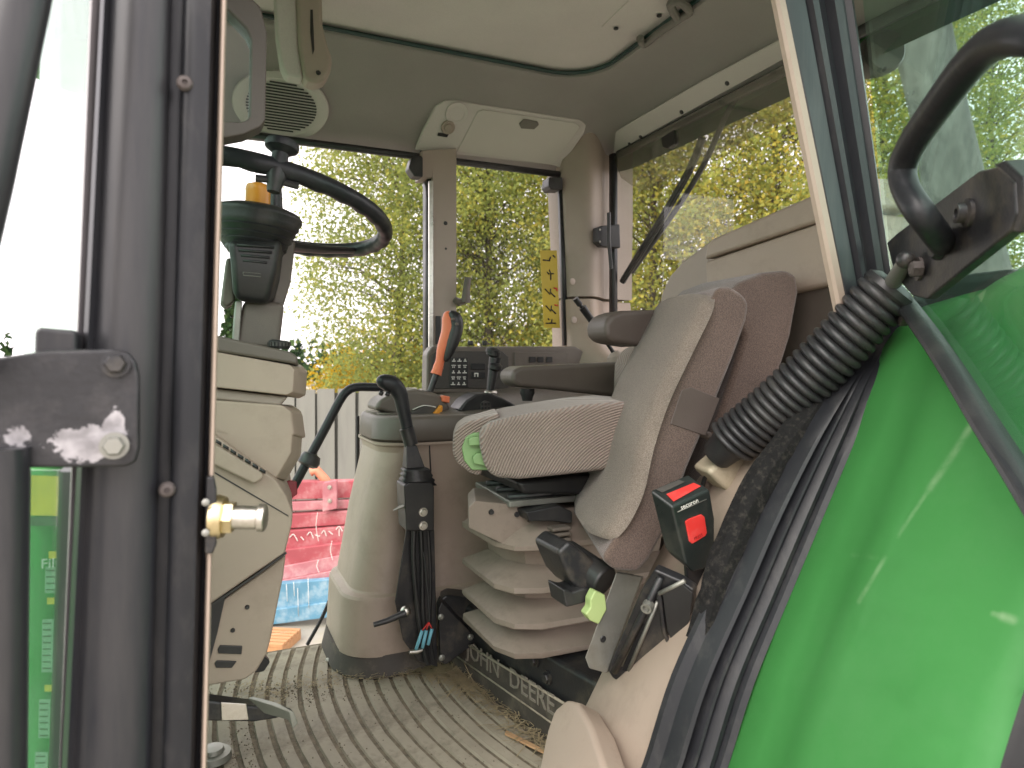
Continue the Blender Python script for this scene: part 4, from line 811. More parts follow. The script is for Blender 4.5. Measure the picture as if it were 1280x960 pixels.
# cushion with cord ribs: side profile swept across the seat
RIB = mat('ribbed_seat_fabric', (0.32, 0.25, 0.215), 0.95, 0.08, 6, 0.5, 500, spec=0.1, sheen=0.3, speck=0.15, sscale=700)
def ribbed(m, centre, scale, axis='Y'):
    N = m.node_tree.nodes; L = m.node_tree.links; b = N['Principled BSDF']
    co = N.new('ShaderNodeTexCoord'); mp = N.new('ShaderNodeMapping'); mp.inputs['Location'].default_value = [-c for c in centre]; L.new(co.outputs['Object'], mp.inputs[0])
    w = N.new('ShaderNodeTexWave'); w.wave_type = 'RINGS'; w.rings_direction = axis; w.inputs['Scale'].default_value = scale; w.inputs['Distortion'].default_value = 0.4; w.inputs['Detail'].default_value = 1.5; w.inputs['Detail Scale'].default_value = 3; L.new(mp.outputs[0], w.inputs['Vector'])
    old = b.inputs['Base Color'].links[0].from_socket; r = N.new('ShaderNodeMapRange'); r.inputs[3].default_value = 0.72; r.inputs[4].default_value = 1.12; L.new(w.outputs['Fac'], r.inputs[0])
    mx = N.new('ShaderNodeMix'); mx.data_type = 'RGBA'; mx.blend_type = 'MULTIPLY'; mx.inputs[0].default_value = 1; L.new(old, mx.inputs[6]); L.new(r.outputs[0], mx.inputs[7]); L.new(mx.outputs[2], b.inputs['Base Color'])
    bp = N.new('ShaderNodeBump'); bp.inputs['Strength'].default_value = 0.9; bp.inputs['Distance'].default_value = 0.004; L.new(w.outputs['Fac'], bp.inputs['Height']); L.new(bp.outputs[0], b.inputs['Normal'])
ribbed(RIB, (0.09, 0, -0.15), 62)
ns = V((0.339, 0.941, 0)); sw_v = ns * 0.30; sq0 = P(680, 550, Y=1.22)
spl = lambda pts, o=0.0: PP(pts, pl=(sq0 + ns * o, ns))
cu = spl([(599, 540), (612, 529), (640, 521), (680, 514), (730, 506), (775, 502), (830, 506), (830, 590), (760, 588), (700, 595), (650, 600), (618, 598), (606, 585), (600, 560)])
bm = NB(); prism(bm, cu, sw_v); obj('cushion', bm, RIB, os_, bevel=0.032, seg=5)
cf = spl([(566, 548), (570, 536), (582, 528), (604, 522), (625, 516), (625, 532), (606, 540), (598, 548), (594, 560), (597, 574), (604, 585), (601, 596), (588, 592), (572, 580), (566, 568)], 0.05)
bm = NB(); prism(bm, cf, ns * 0.16); obj('cushion_nose', bm, RIB, os_, bevel=0.008, seg=3)
for nm, pts, dy in (('foam_frame', [(577, 560), (582, 546), (592, 541), (612, 540), (612, 588), (590, 588), (580, 576)], 0.045), ('frame_bar', [(585, 549), (590, 546), (612, 545), (612, 556), (586, 558)], 0.03), ('frame_bar', [(590, 572), (596, 566), (612, 566), (612, 584), (592, 580)], 0.03)):
    bm = NB(); prism(bm, spl(pts, dy), ns * 0.05); obj(nm, bm, SAGE, os_, bevel=0.003)
# backrest behind the folded seat, and armrests
bk = PP([(812, 430), (798, 437), (790, 455), (788, 500), (810, 600), (880, 600), (930, 420), (900, 372), (850, 380)], Y=1.40)
bm = NB(); prism(bm, bk, ns * 0.2); obj('backrest', bm, RIB, os_, bevel=0.03, seg=4)
bm = NB(); prism(bm, PP([(640, 465), (650, 458), (700, 456), (790, 452), (790, 498), (700, 488), (650, 484), (641, 478)], Y=1.62), (0.0, 0.09, 0)); ar = obj('armrest', bm, TRIM, os_, bevel=0.012, seg=3)
bm = NB(); lathe(bm, P(659, 486, Y=1.66), (0, 0, -1), [(0.020, 0), (0.020, 0.012), (0.016, 0.02), (0.013, 0.032)], 18); obj('armrest_knob', bm, BLACK, os_)
bm = NB(); prism(bm, PP([(757, 404), (765, 393), (780, 388), (850, 386), (850, 428), (800, 433), (768, 428), (758, 420)], Y=1.30), (0.0, 0.09, 0)); obj('armrest', bm, BROWNP, os_, bevel=0.012, seg=3)

# ---- folded instructor seat (yawed towards the middle)
is_ = thing('instructor_seat', 'folded instructor seat with grey faced cushion tipped up beside the door', 'seat', (0.8, 1.1, 0.4))
wd = V((0.125, 0.33, 0.01))
face = [(898, 358), (880, 392), (846, 455), (822, 505), (806, 560), (796, 610), (782, 650), (762, 684), (752, 700)]
back = [(768, 714), (798, 716), (812, 700), (836, 655), (860, 585), (890, 515), (918, 445), (934, 400), (937, 380), (930, 368), (914, 358)]
cush = PP(face + back, Y=1.0)
bm = NB(); prism(bm, cush, wd); obj('cushion', bm, FABB, is_, bevel=0.022, seg=4)
# grey fabric pad on the front of the cushion
fp_ = PP([(890, 364), (879, 393), (849, 455), (826, 505), (808, 560), (796, 612), (778, 650), (756, 684)], Y=1.0)
fs = smooth(fp_, 4); off = V((-0.012, 0, 0.002))
rings = []
for i, p in enumerate(fs):
    f = i / (len(fs) - 1); bow = 0.010 * math.sin(math.pi * f) ** 0.5
    rows_ = []
    e_ = max(0, 1 - min(f, 1 - f) / 0.16); sh = 0.42 * (1 - math.sqrt(max(0, 1 - e_ * e_)))
    for w_, d_ in ((-0.04, -0.012), (-0.01, 0.004), (0.05, 0.012), (0.3, 0.016), (0.7, 0.016), (0.95, 0.010), (1.03, -0.006)):
        w_ = 0.5 + (w_ - 0.5) * (1 - sh); rows_.append(p + wd * w_ + V((-1, 0.3, 0.15)) * (d_ + bow * 0.3))
    rings.append(rows_)
bm = NB(); loft(bm, rings, cap=False, close=False); bmesh.ops.solidify(bm, geom=bm.faces[:], thickness=0.012); obj('cushion_face', bm, FABG, is_, angle=80)
bm = NB(); prism(bm, PP([(852, 488), (864, 484), (900, 498), (882, 545), (838, 530)], Y=0.9985), (0.0, 0.006, 0)); obj('side_cap', bm, BROWNP, is_, bevel=0.0015)
bk2 = PP([(905, 372), (925, 352), (955, 340), (985, 337), (997, 344), (1000, 365), (990, 420), (968, 490), (930, 580), (905, 640), (880, 640), (884, 560), (915, 470), (930, 420)], Y=1.06)
bm = NB(); prism(bm, bk2, V((0.07, 0.28, 0.01))); obj('backrest', bm, FABB, is_, bevel=0.03, seg=4)
bm = NB(); tube(bm, PP([(860, 535), (886, 545)], Y=1.02), 0.008, 12); obj('pivot_pin', bm, BROWNP, is_)
bm = NB(); c0_ = P(728, 706, Y=1.12); tube(bm, [P(706, 690, Y=1.14), P(757, 728, Y=1.05)], [0.026, 0.030], 20); obj('hinge_barrel', bm, BLACK, is_, bevel=0.006)
bm = NB(); prism(bm, PP([(697, 690), (712, 676), (742, 700), (756, 718), (750, 738), (728, 742), (712, 725)], Y=1.06), (0, 0.1, 0)); obj('hinge_bracket', bm, STEELB, is_, bevel=0.008)
bm = NB(); prism(bm, PP([(703, 736), (716, 740), (731, 735), (740, 738), (732, 754), (708, 760)], Y=1.05), (0, 0.06, 0)); obj('hinge_stop', bm, BLACK, is_, bevel=0.004)
bm = NB(); prism(bm, PP([(736, 836), (731, 822), (770, 716), (802, 722), (788, 760), (758, 842)], Y=1.03), (0.01, 0.006, 0)); obj('support_plate', bm, STEELG, is_, bevel=0.002)
bm = NB(); lathe(bm, P(754, 799, Y=1.029), (0, -1, 0), [(0.006, 0), (0.005, 0.001)], 12); obj('plate_hole', bm, BLACK, is_)
bm = NB(); prism(bm, PP([(744, 738), (757, 744), (759, 762), (749, 781), (738, 776), (732, 768), (738, 760), (738, 750)], Y=1.025), (0.0, 0.02, 0)); obj('release_tab', bm, LIME, is_, bevel=0.003)
# slotted slide frame
fa, fb_, fc = P(866, 745, Y=0.865), P(760, 838, Y=1.03), P(806, 872, Y=0.985); fq = fa; fqn = (fb_ - fa).cross(fc - fa).normalized()
if fqn.y < 0: fqn = -fqn
outer = PP([(759, 838), (765, 848), (800, 868), (846, 828), (866, 760), (868, 738), (850, 726), (818, 712), (800, 740)], pl=(fq + fqn * 0.0000, fqn))
bm = NB(); prism(bm, outer, fqn * 0.02); obj('slide_frame', bm, STEELB, is_, bevel=0.004)
def bar(pts, Y, w, nm, m, r=0.004):
    bm = NB(); tube(bm, PP(pts, pl=(fq + fqn * (Y - 0.985), fqn)), w, 6); return obj(nm, bm, m, is_)
bar([(768, 840), (826, 722)], 0.98, 0.006, 'frame_rib', STEELB); bar([(786, 838), (822, 752)], 0.982, 0.0035, 'frame_rib', STEELG); bar([(777, 832), (812, 752)], 0.982, 0.0025, 'frame_rib', STEELG)
bar([(824, 742), (856, 726)], 0.978, 0.004, 'lever_arm', STEELG); bar([(824, 742), (830, 790), (846, 824)], 0.978, 0.004, 'lever_arm', STEELB); bar([(846, 824), (803, 862)], 0.978, 0.005, 'lever_arm', STEELB)
bm = NB(); prism(bm, PP([(828, 742), (852, 730), (866, 742), (862, 775), (846, 818), (834, 788)], pl=(fq + fqn * -0.0090, fqn)), fqn * 0.004); obj('lever_plate', bm, BLACK, is_, bevel=0.001)
bm = NB(); lathe(bm, P(811, 755, pl=(fq + fqn * -0.0070, fqn)), -fqn, [(0.009, 0), (0.009, 0.014), (0.006, 0.014), (0.005, 0.008)], 18); obj('pivot_pin', bm, STEELG, is_)
bm = NB(); prism(bm, PP([(778, 838), (786, 810), (798, 780), (806, 780), (795, 815), (787, 840)], pl=(fq + fqn * -0.0015, fqn)), fqn * 0.001); obj('slot', bm, mat('deep_black', (0.003, 0.003, 0.003), 0.9), is_, smooth=False)
bm = NB(); bmesh.ops.create_uvsphere(bm, u_segments=14, v_segments=8, radius=1, matrix=Matrix.Translation(P(811, 833, pl=(fq + fqn * -0.0020, fqn))) @ Matrix.Rotation(0.35, 4, 'Y') @ Matrix.Diagonal((0.009, 0.004, 0.018, 1))); obj('grease_blob', bm, mat('old_grease', (0.52, 0.50, 0.36), 0.4, 0.3, 60, 0.5, 200), is_)

# ---- seat belt buckle
bu = thing('belt_buckle', 'black seat belt buckle with red release button beside the folded seat', 'belt buckle', P(870, 740, Y=0.93))
Yb = 0.88
ff = PP([(840, 634), (888, 612), (894, 648), (894, 684), (888, 704), (880, 712), (866, 716), (858, 706)], Y=Yb); bv = P(812, 613, Y=Yb + 0.035) - P(840, 634, Y=Yb)
bm = NB(); prism(bm, ff, bv); obj('housing', bm, mat('buckle_plastic', (0.014, 0.018, 0.017), 0.32, 0.1, 12, 0.15, 500, dirt=(0.10, 0.09, 0.07), dscale=14, damt=0.3), bu, bevel=0.004, seg=3)
bm = NB(); prism(bm, PP([(857, 652), (861, 649), (877, 643), (881, 646), (884, 666), (882, 670), (866, 680), (862, 677)], Y=Yb - 0.002), (0, 0.004, 0)); obj('release_button', bm, REDP, bu, bevel=0.0012)
fx = (P(888, 612, Y=Yb) - P(840, 634, Y=Yb)).normalized(); bvn = bv.normalized(); tnrm = fx.cross(bvn)
if tnrm.z < 0: tnrm = -tnrm
tq = lambda pts, o=0.001: PP(pts, pl=(P(840, 634, Y=Yb) + tnrm * o, tnrm))
bm = NB(); prism(bm, tq([(833, 618), (867, 604), (876, 608), (842, 627)]), tnrm * 0.001); obj('red_label', bm, REDP, bu, smooth=False)
bm = NB(); prism(bm, tq([(820, 612), (848, 600), (856, 603), (828, 616)]), tnrm * 0.001); obj('tongue_slot', bm, TRIMD, bu, smooth=False)
text('lettering', 'securon', 0.0105, P(862, 630, Y=Yb - 0.0012), P(882, 621, Y=Yb) - P(842, 639, Y=Yb), (0, 0, 1), WHITE, bu, 0.0003, 1.05)
bm = NB(); tube(bm, PP([(847, 640), (883, 624)], Y=Yb - 0.0008), 0.0008, 5); obj('underline', bm, STEELG, bu)
text('lettering', 'PRESS', 0.007, P(873, 671, Y=Yb - 0.0025), P(882, 664, Y=Yb) - P(863, 674, Y=Yb), (0, 0, 1), mat('dark_red_print', (0.33, 0.02, 0.02), 0.4), bu, 0.0002)
bm = NB(); prism(bm, PP([(858, 700), (884, 706), (882, 760), (862, 758)], Y=Yb + 0.02), (0.0, 0.01, 0)); obj('stalk', bm, STEELB, bu, bevel=0.003)
hexbolt('anchor_bolt', P(875, 744, Y=Yb + 0.018), (0, -1, 0.1), 0.0105, ZINC, bu, 0.012)

# ---- beige box behind the seats
cb = thing('rear_storage_box', 'beige plastic box with lid behind the seats under the rear window', 'storage box', (1.3, 1.4, 0.5))
bm = NB(); prism(bm, PP([(880, 327), (1070, 262), (1090, 300), (1090, 345), (900, 385), (884, 380)], X=1.18), (0.16, 0, 0)); obj('box', bm, BEIGE, cb, bevel=0.010, seg=3)
bm = NB(); prism(bm, PP([(879, 325), (883, 304), (890, 298), (1070, 219), (1080, 258)], X=1.176), (0.17, 0, 0.01)); obj('lid', bm, BEIGE, cb, bevel=0.010, seg=3)
bm = NB(); prism(bm, PP([(820, 392), (826, 366), (836, 344), (852, 326), (884, 302), (905, 300), (905, 520), (820, 520)], X=1.27), (0.08, 0.0, 0)); obj('rear_shell', bm, BEIGE2, cb, bevel=0.014, seg=4)
bm = NB(); prism(bm, PP([(890, 372), (1090, 300), (1110, 640), (890, 600)], X=1.20), (0.05, 0.0, 0)); obj('lower_panel', bm, TRIM, cb, bevel=0.006)

# ---- right hand control console
cc_ = thing('control_console', 'beige right hand control console with dark top and cup holder', 'console', (0.7, 1.95, 0))
def plan(x0, y0, z, r=0.075, x1=1.25, y1=2.10): return rrect(x0, x1, y0, y1, z, r, 8)
bm = NB(); loft(bm, [plan(0.318, 1.732, 0.055, 0.10), plan(0.326, 1.735, 0.196, 0.10), plan(0.330, 1.737, 0.203, 0.10), plan(0.346, 1.750, 0.207, 0.09), plan(0.350, 1.752, 0.212, 0.09), plan(0.385, 1.762, 0.40, 0.085), plan(0.424, 1.768, 0.565, 0.085), plan(0.420, 1.764, 0.58, 0.085), plan(0.412, 1.760, 0.586, 0.085), plan(0.412, 1.760, 0.592, 0.085)]); body = obj('body', bm, BEIGE, cc_, angle=25)
bm = NB(); loft(bm, [plan(0.306, 1.72, 0.001, 0.13), plan(0.300, 1.715, 0.01, 0.13), plan(0.312, 1.73, 0.058, 0.13)]); obj('rubber_foot', bm, MATD, cc_)
bm = NB(); loft(bm, [plan(0.418, 1.762, 0.592, 0.11), plan(0.410, 1.756, 0.60, 0.11), plan(0.414, 1.758, 0.652, 0.11), plan(0.420, 1.764, 0.660, 0.105), plan(0.428, 1.772, 0.662, 0.10)]); topo = obj('top_trim', bm, TRIM, cc_, angle=50)
bm = NB(); prism(bm, PP([(536.4, 556), (537.6, 556), (547, 740), (545.6, 740)], Y=1.762), (0, 0.01, 0)); obj('panel_gap', bm, BLACK, cc_, smooth=False)
c_ = P(492, 517, Z=0.663); bm = NB(); lathe(bm, c_, (0, 0, 1), [(0.046, 0.0), (0.046, 0.005), (0.040, 0.005), (0.038, -0.0)], 32); obj('cup_rim', bm, TRIM, cc_)
bm = NB(); lathe(bm, c_, (0, 0, 1), [(0.038, 0.0005), (0.0, 0.0008)], 32); obj('cup_well', bm, BLACK, cc_)
# sloping rear half of the console top
bm = NB(); prism(bm, [V((0.60, 1.79, 0.66)), V((1.2, 1.79, 0.70)), V((1.2, 2.14, 0.74)), V((0.60, 2.14, 0.70))], (0, 0, -0.03)); obj('top_panel', bm, TRIM, cc_, bevel=0.004)
# quadrant hump with levers
hm = thing('lever_quadrant', 'grey brown lever quadrant hump with orange tab on the console top', 'quadrant', (0.55, 1.9, 0.66))
bm = NB(); prism(bm, PP([(468, 512), (474, 500), (490, 492), (520, 486), (548, 492), (562, 505), (564, 520), (550, 524), (510, 524)], Y=1.86), (0, 0.12, 0)); obj('hump', bm, TRIM, hm, bevel=0.012, seg=3)
bm = NB(); prism(bm, PP([(512, 515), (530, 507), (552, 508), (556, 518), (540, 522), (512, 521)], Y=1.85), (0, 0.02, 0)); obj('dial', bm, TRIMD, hm, bevel=0.006)
bm = NB(); tube(bm, smooth(PP([(516, 512), (530, 507), (545, 509)], Y=1.848), 5), 0.0015, 6); obj('dial_mark', bm, WHITE, hm)
bm = NB(); prism(bm, PP([(511, 492), (536, 488), (543, 492), (541, 499), (516, 499)], Y=1.87), (0, 0.06, 0.0)); obj('gate', bm, BLACK, hm, bevel=0.003)
bm = NB(); prism(bm, PP([(542, 517), (552, 506), (554, 508), (553, 517), (548, 520)], Y=1.838), (0, 0.02, 0)); obj('orange_tab', bm, AMBER, hm, bevel=0.003)
bm = NB(); prism(bm, PP([(554, 494), (563, 496), (562, 504), (553, 502)], Y=1.85), (0, 0.03, 0)); obj('salmon_cap', bm, ORANGE, hm, bevel=0.003)
# range lever
gl_ = thing('gear_lever', 'orange and black gear lever rising from the console', 'lever', P(535, 495, Y=1.90))
bm = NB(); tube(bm, PP([(534, 500), (546, 466)], Y=1.90), 0.009, 12); obj('shaft', bm, BLACK, gl_)
bm = NB(); tube(bm, smooth(PP([(545, 468), (549, 455), (553, 440), (558, 425), (562, 410), (560, 396), (557, 390)], Y=1.90), 4), [0.0165, 0.0155, 0.0145, 0.015, 0.0135, 0.013, 0.014, 0.0155, 0.0175, 0.019, 0.020, 0.0205, 0.021, 0.0215, 0.022, 0.0225, 0.023, 0.0225, 0.021, 0.02, 0.018, 0.016, 0.013, 0.010, 0.005], 16); obj('grip', bm, ORANGE, gl_)
bm = NB(); tube(bm, smooth(PP([(557, 452), (561, 440), (566, 425), (570, 410), (569, 398), (562, 390)], Y=1.888), 4), [0.004, 0.008, 0.011, 0.013, 0.015, 0.017, 0.018, 0.0195, 0.020, 0.0205, 0.021, 0.021, 0.021, 0.021, 0.021, 0.0205, 0.02, 0.018, 0.015, 0.011, 0.006], 16); obj('grip_back', bm, BLACK, gl_)
for k in range(2):
    bm = NB(); box(bm, P(566 + 5 * k, 399 + 6 * k, Y=1.868), (0.010, 0.008, 0.008)); obj('button', bm, TRIM, gl_, bevel=0.002)
# short twin lever block
tl = thing('hydraulic_lever', 'black hydraulic lever with two caps on a glossy base beside the seat', 'lever', P(610, 515, Y=1.86))
bm = NB(); prism(bm, PP([(573, 513), (583, 500), (596, 492), (612, 491), (628, 497), (650, 509), (650, 515), (620, 520), (580, 518)], Y=1.82), (0, 0.09, 0)); obj('base', bm, BLACK, tl, bevel=0.010, seg=3)
bm = NB(); lathe(bm, P(607, 508, Y=1.818), (0, -1, 0.2), [(0.017, 0), (0.016, 0.004), (0.0, 0.005)], 22); obj('keypad', bm, TRIMD, tl)
for i in range(3):
    for j in range(2): bm = NB(); box(bm, P(603 + 4 * i, 505 + 5 * j, Y=1.812), (0.006, 0.004, 0.008)); obj('key', bm, BLACK, tl, bevel=0.001)
bm = NB(); tube(bm, PP([(612, 494), (614, 480), (617, 460), (619, 447)], Y=1.86), [0.010, 0.013, 0.016, 0.019], 14); obj('shaft', bm, BLACK, tl)
for (u, v) in ((619, 458), (617, 441), (616, 438)): bm = NB(); lathe(bm, P(u, v, Y=1.85), (0.1, -0.2, 1), [(0.012, -0.012), (0.021, -0.006), (0.021, 0.004), (0.012, 0.010), (0.002, 0.011)], 18); obj('cap', bm, BLACK, tl)
bm = NB(); tube(bm, PP([(606, 492), (620, 491)], Y=1.85), 0.008, 10); obj('collar', bm, ZINC, tl)
# panel with symbol keys on the far wall
kp = thing('switch_panel', 'dark side panel with symbol keypad under the far window', 'switch panel', P(630, 490, Y=2.1))
bm = NB(); prism(bm, PP([(533, 492), (534, 442), (540, 433), (720, 433), (731, 440), (732, 492)], Y=2.12), (0, 0.06, 0)); obj('panel', bm, TRIM, kp, bevel=0.008, seg=3)
bm = NB(); prism(bm, PP([(538, 486), (539, 446), (545, 439), (628, 439), (636, 446), (636, 486)], Y=2.117), (0, 0.01, 0)); obj('keypad_bezel', bm, TRIMD, kp, bevel=0.003)
bm = NB(); prism(bm, PP([(562, 484), (564, 447), (585, 447), (586, 484)], Y=2.113), (0, 0.01, 0)); kpad = obj('keypad', bm, BLACK, kp, bevel=0.002)
for r in range(5):
    for c in range(3):
        u, v = 567.5 + 7 * c - 0.3 * r, 450.5 + 7.3 * r; w = [2.2, 2.6, 1.8][(r + c) % 3]; bm = NB()
        for (du, dv, ww, hh) in ((-w, -1.6, 2 * w, 1.0), (-w * 0.6, 0.2, 0.9, 1.8), (w * 0.2, 0.2, 0.9, 1.8)) if (r + 2 * c) % 2 else ((-w, 0.4, 2 * w, 1.1), (-0.6, -2, 1.3, 2.2)):
            prism(bm, PP([(u + du, v + dv), (u + du + ww, v + dv), (u + du + ww, v + dv + hh), (u + du, v + dv + hh)], Y=2.1115), (0, 0.002, 0))
        obj('key_symbol', bm, WHITE, kpad, smooth=False)
for (u, v) in ((598, 458), (598, 469)): 
    bm = NB(); prism(bm, PP([(u - 9, v - 4), (u + 9, v - 4), (u + 9, v + 4), (u - 9, v + 4)], Y=2.113), (0, 0.01, 0)); obj('rocker_switch', bm, BLACK, kp, bevel=0.002)
bm = NB(); prism(bm, PP([(593, 466), (598, 466), (598, 467.4), (593, 467.4)], Y=2.111), (0, 0.002, 0)); prism(bm, PP([(593, 467.4), (594.2, 467.4), (594.2, 471), (593, 471)], Y=2.111), (0, 0.002, 0)); prism(bm, PP([(596.8, 467.4), (598, 467.4), (598, 471), (596.8, 471)], Y=2.111), (0, 0.002, 0)); obj('key_symbol', bm, WHITE, kp, smooth=False)
bm = NB(); prism(bm, PP([(643, 440), (710, 441), (711, 458), (643, 458)], Y=2.116), (0, 0.01, 0)); obj('fuse_cover', bm, TRIM, kp, bevel=0.002)
for u in (666, 676, 687): bm = NB(); prism(bm, PP([(u - 3.5, 446), (u + 3.5, 446), (u + 3.5, 453), (u - 3.5, 453)], Y=2.112), (0, 0.01, 0)); obj('socket', bm, BLACK, kp, smooth=False)
for u in (588, 606): bm = NB(); lathe(bm, P(u, 432, Y=2.14), (0, 0, 1), [(0.006, 0), (0.009, 0.004), (0.009, 0.014), (0.007, 0.016)], 14); obj('knob', bm, BLACK, kp)

# ---- loader joystick on its bracket
lj = thing('loader_joystick', 'black loader joystick on a bracket with cables in front of the console', 'joystick', P(520, 830, Y=1.66))
Yj = 1.64
bm = NB(); tube(bm, smooth(PP([(472, 481), (480, 478), (492, 482), (500, 494), (504, 512), (508, 530), (511, 545)], Y=Yj), 4), [0.006, 0.012, 0.0165, 0.019, 0.020, 0.0205, 0.021, 0.0215, 0.0215, 0.021, 0.0205, 0.02, 0.019, 0.018, 0.0175, 0.017, 0.0165, 0.016, 0.0155, 0.015, 0.0148, 0.0146, 0.0145, 0.0145, 0.0145], 16); obj('grip', bm, RUBSM, lj)
for (u, v) in ((477, 490), (485, 491)): bm = NB(); lathe(bm, P(u, v, Y=Yj - 0.008), (-0.4, -0.3, -0.8), [(0.006, 0), (0.005, 0.008)], 10); obj('trigger', bm, BLACK, lj)
bm = NB(); tube(bm, PP([(508, 535), (514, 556)], Y=Yj), 0.0175, 16); obj('collar', bm, BLACK, lj)
def sqr(u, v, w, d): c = P(u, v, Y=Yj); return [c + V((-w, -d, 0)), c + V((w, -d, 0)), c + V((w, d, 0)), c + V((-w, d, 0))]
bm = NB(); loft(bm, [sqr(513, 556, 0.013, 0.013), sqr(516, 578, 0.021, 0.02), sqr(517, 584, 0.0235, 0.022)]); obj('neck_boot', bm, RUBBER, lj, bevel=0.003)
bm = NB(); rr_ = []
for k, v in enumerate((584, 587, 590, 593, 596, 599, 602, 606)): rr_.append(sqr(519 + k * 0.4, v, 0.025 + 0.0018 * k + (0.004 if k % 2 else 0), 0.024 + (0.004 if k % 2 else 0)))
loft(bm, rr_); obj('boot_pleats', bm, RUBBER, lj)
bm = NB(); prism(bm, PP([(505, 607), (511, 603), (540, 603), (543, 609), (543, 664), (508, 664)], Y=Yj - 0.035), (0, 0.075, 0)); obj('lever_box', bm, BLACK, lj, bevel=0.004)
for v in (640, 657): hexbolt('bolt', P(529, v, Y=Yj - 0.036), (0, -1, 0), 0.008, ZINC, lj, 0.006)
bm = NB(); prism(bm, PP([(504, 611), (507, 611), (508, 628), (505, 628)], Y=Yj - 0.02), (0, 0.01, 0)); obj('yellow_tag', bm, YELLOW, lj, smooth=False)
bm = NB(); tube(bm, PP([(508, 632), (500, 634), (492, 638)], Y=Yj - 0.02), [0.006, 0.005, 0.002], 8); obj('pin', bm, STEELG, lj)
bm = NB(); prism(bm, PP([(508, 662), (543, 662), (547, 834), (522, 826), (504, 800), (494, 752)], Y=Yj + 0.008), (0, 0.006, 0)); obj('bracket', bm, STEELB, lj, bevel=0.002)
for k, pts in enumerate(([(518, 660), (517, 700), (522, 760), (528, 800), (534, 828)], [(526, 662), (528, 710), (529, 770), (536, 830)], [(535, 662), (538, 720), (537, 790), (543, 828)])):
    bm = NB(); tube(bm, smooth(PP(pts, Y=Yj - 0.01 + 0.01 * k), 5), 0.0062 - 0.0006 * k, 10); obj('cable', bm, BLACK, lj)
bm = NB(); tube(bm, smooth(PP([(530, 690), (535, 740), (537, 775), (535, 784)], Y=Yj - 0.03), 5), 0.0025, 8); obj('wire', bm, RUBBER, lj)
for (u0, v0, u1, v1) in ((528, 788, 520, 812), (533, 788, 528, 810), (540, 786, 535, 806)):
    bm = NB(); tube(bm, PP([(u0, v0), (u1, v1)], Y=Yj - 0.04), 0.0042, 10); obj('crimp_connector', bm, BLUEC, lj)
    bm = NB(); tube(bm, PP([(u0, v0), (536, 778)], Y=Yj - 0.04), 0.0016, 6); obj('wire', bm, REDP, lj)
bm = NB(); tube(bm, PP([(512, 815), (522, 814), (528, 812)], Y=Yj - 0.035), [0.005, 0.006, 0.004], 10); obj('terminal', bm, ZINC, lj)
bm = NB(); tube(bm, PP([(467, 781), (484, 776), (500, 769), (507, 766)], Y=Yj - 0.04), [0.006, 0.0068, 0.008, 0.0105], 12); obj('clamp_lever', bm, BLACK, lj)
bm = NB(); bmesh.ops.create_uvsphere(bm, u_segments=16, v_segments=10, radius=0.013, matrix=Matrix.Translation(P(507, 764, Y=Yj - 0.035))); obj('clamp_hub', bm, ZINC, lj)

# ---- grab rail on the far door
gr_ = thing('grab_rail', 'black bent grab rail on the far door behind the joystick', 'grab rail', P(362, 620, Y=2.1))
bm = NB(); tube(bm, smooth(PP([(500, 484), (470, 484), (446, 484), (434, 489), (424, 502), (404, 540), (384, 577), (366, 610), (356, 628)], Y=2.08), 5), 0.0135, 14); obj('rail', bm, RUBSM, gr_)
bm = NB(); p_ = P(387, 575, Y=2.07); d_ = (P(404, 540, Y=2.08) - p_).normalized(); lathe(bm, p_ - d_ * 0.02, d_, [(0.018, 0), (0.03, 0.006), (0.032, 0.02), (0.026, 0.036), (0.016, 0.04)], 22); obj('rubber_stop', bm, RUBBER, gr_)

# ---- steering pedestal / dashboard
sp_ = thing('steering_pedestal', 'beige steering pedestal with dark top and vent slots', 'pedestal', (0.05, 1.4, 0))
def slab(nm, pts, Y, dv, m, bev=0.012, seg=3, par=None): bm = NB(); prism(bm, PP(pts, Y=Y), dv); return obj(nm, bm, m, par or sp_, bevel=bev, seg=seg)
Ys = 1.24
tiers = lambda pts, Y: PP(pts, Y=Y)
slab('top_cap', [(200, 404), (275, 420), (364, 440), (372, 446), (372, 456), (362, 454), (200, 428)], Ys, (0.05, 0.40, -0.01), TRIM, 0.005)
def tier(nm, pts, lead, m, bev=0.014):
    """outline of the near face; the rear corner is cut back on the driver side"""
    bm = NB(); loft(bm, [PP(pts, Y=Ys + 0.004), [P(u + lead, v + lead * 0.25, Y=Ys + 0.07) if u > 340 else P(u, v, Y=Ys + 0.07) for u, v in pts], [P(u + lead * 0.9, v, Y=Ys + 0.36) if u > 340 else P(u, v, Y=Ys + 0.40) for u, v in pts]]); return obj(nm, bm, m, sp_, bevel=bev, seg=2)
tier('upper_box', [(190, 431), (272, 440), (362, 456), (368, 462), (366, 490), (358, 494), (268, 484), (190, 476)], 16, BEIGE, 0.0022)
slab('upper_chamfer', [(190, 478), (268, 486), (360, 496), (350, 508), (268, 500), (190, 494)], Ys + 0.02, (0.05, 0.36, 0), BEIGE2, 0.006)  # chamfered rim set back under the upper box
tier('middle_drum', [(190, 494), (268, 500), (352, 506), (364, 514), (368, 544), (340, 546), (310, 551), (268, 542), (190, 530)], 14, BEIGE, 0.004)
tier('lower_drum', [(250, 530), (310, 546), (366, 538), (364, 566), (350, 590), (345, 598), (318, 580)], 12, BEIGE, 0.003)
sk = slab('skirt', [(190, 500), (268, 544), (318, 580), (345, 600), (358, 620), (366, 640), (365, 655), (356, 692), (320, 716), (262, 756), (190, 800)], Ys - 0.02, (0.04, 0.40, 0), BEIGE, 0.004)
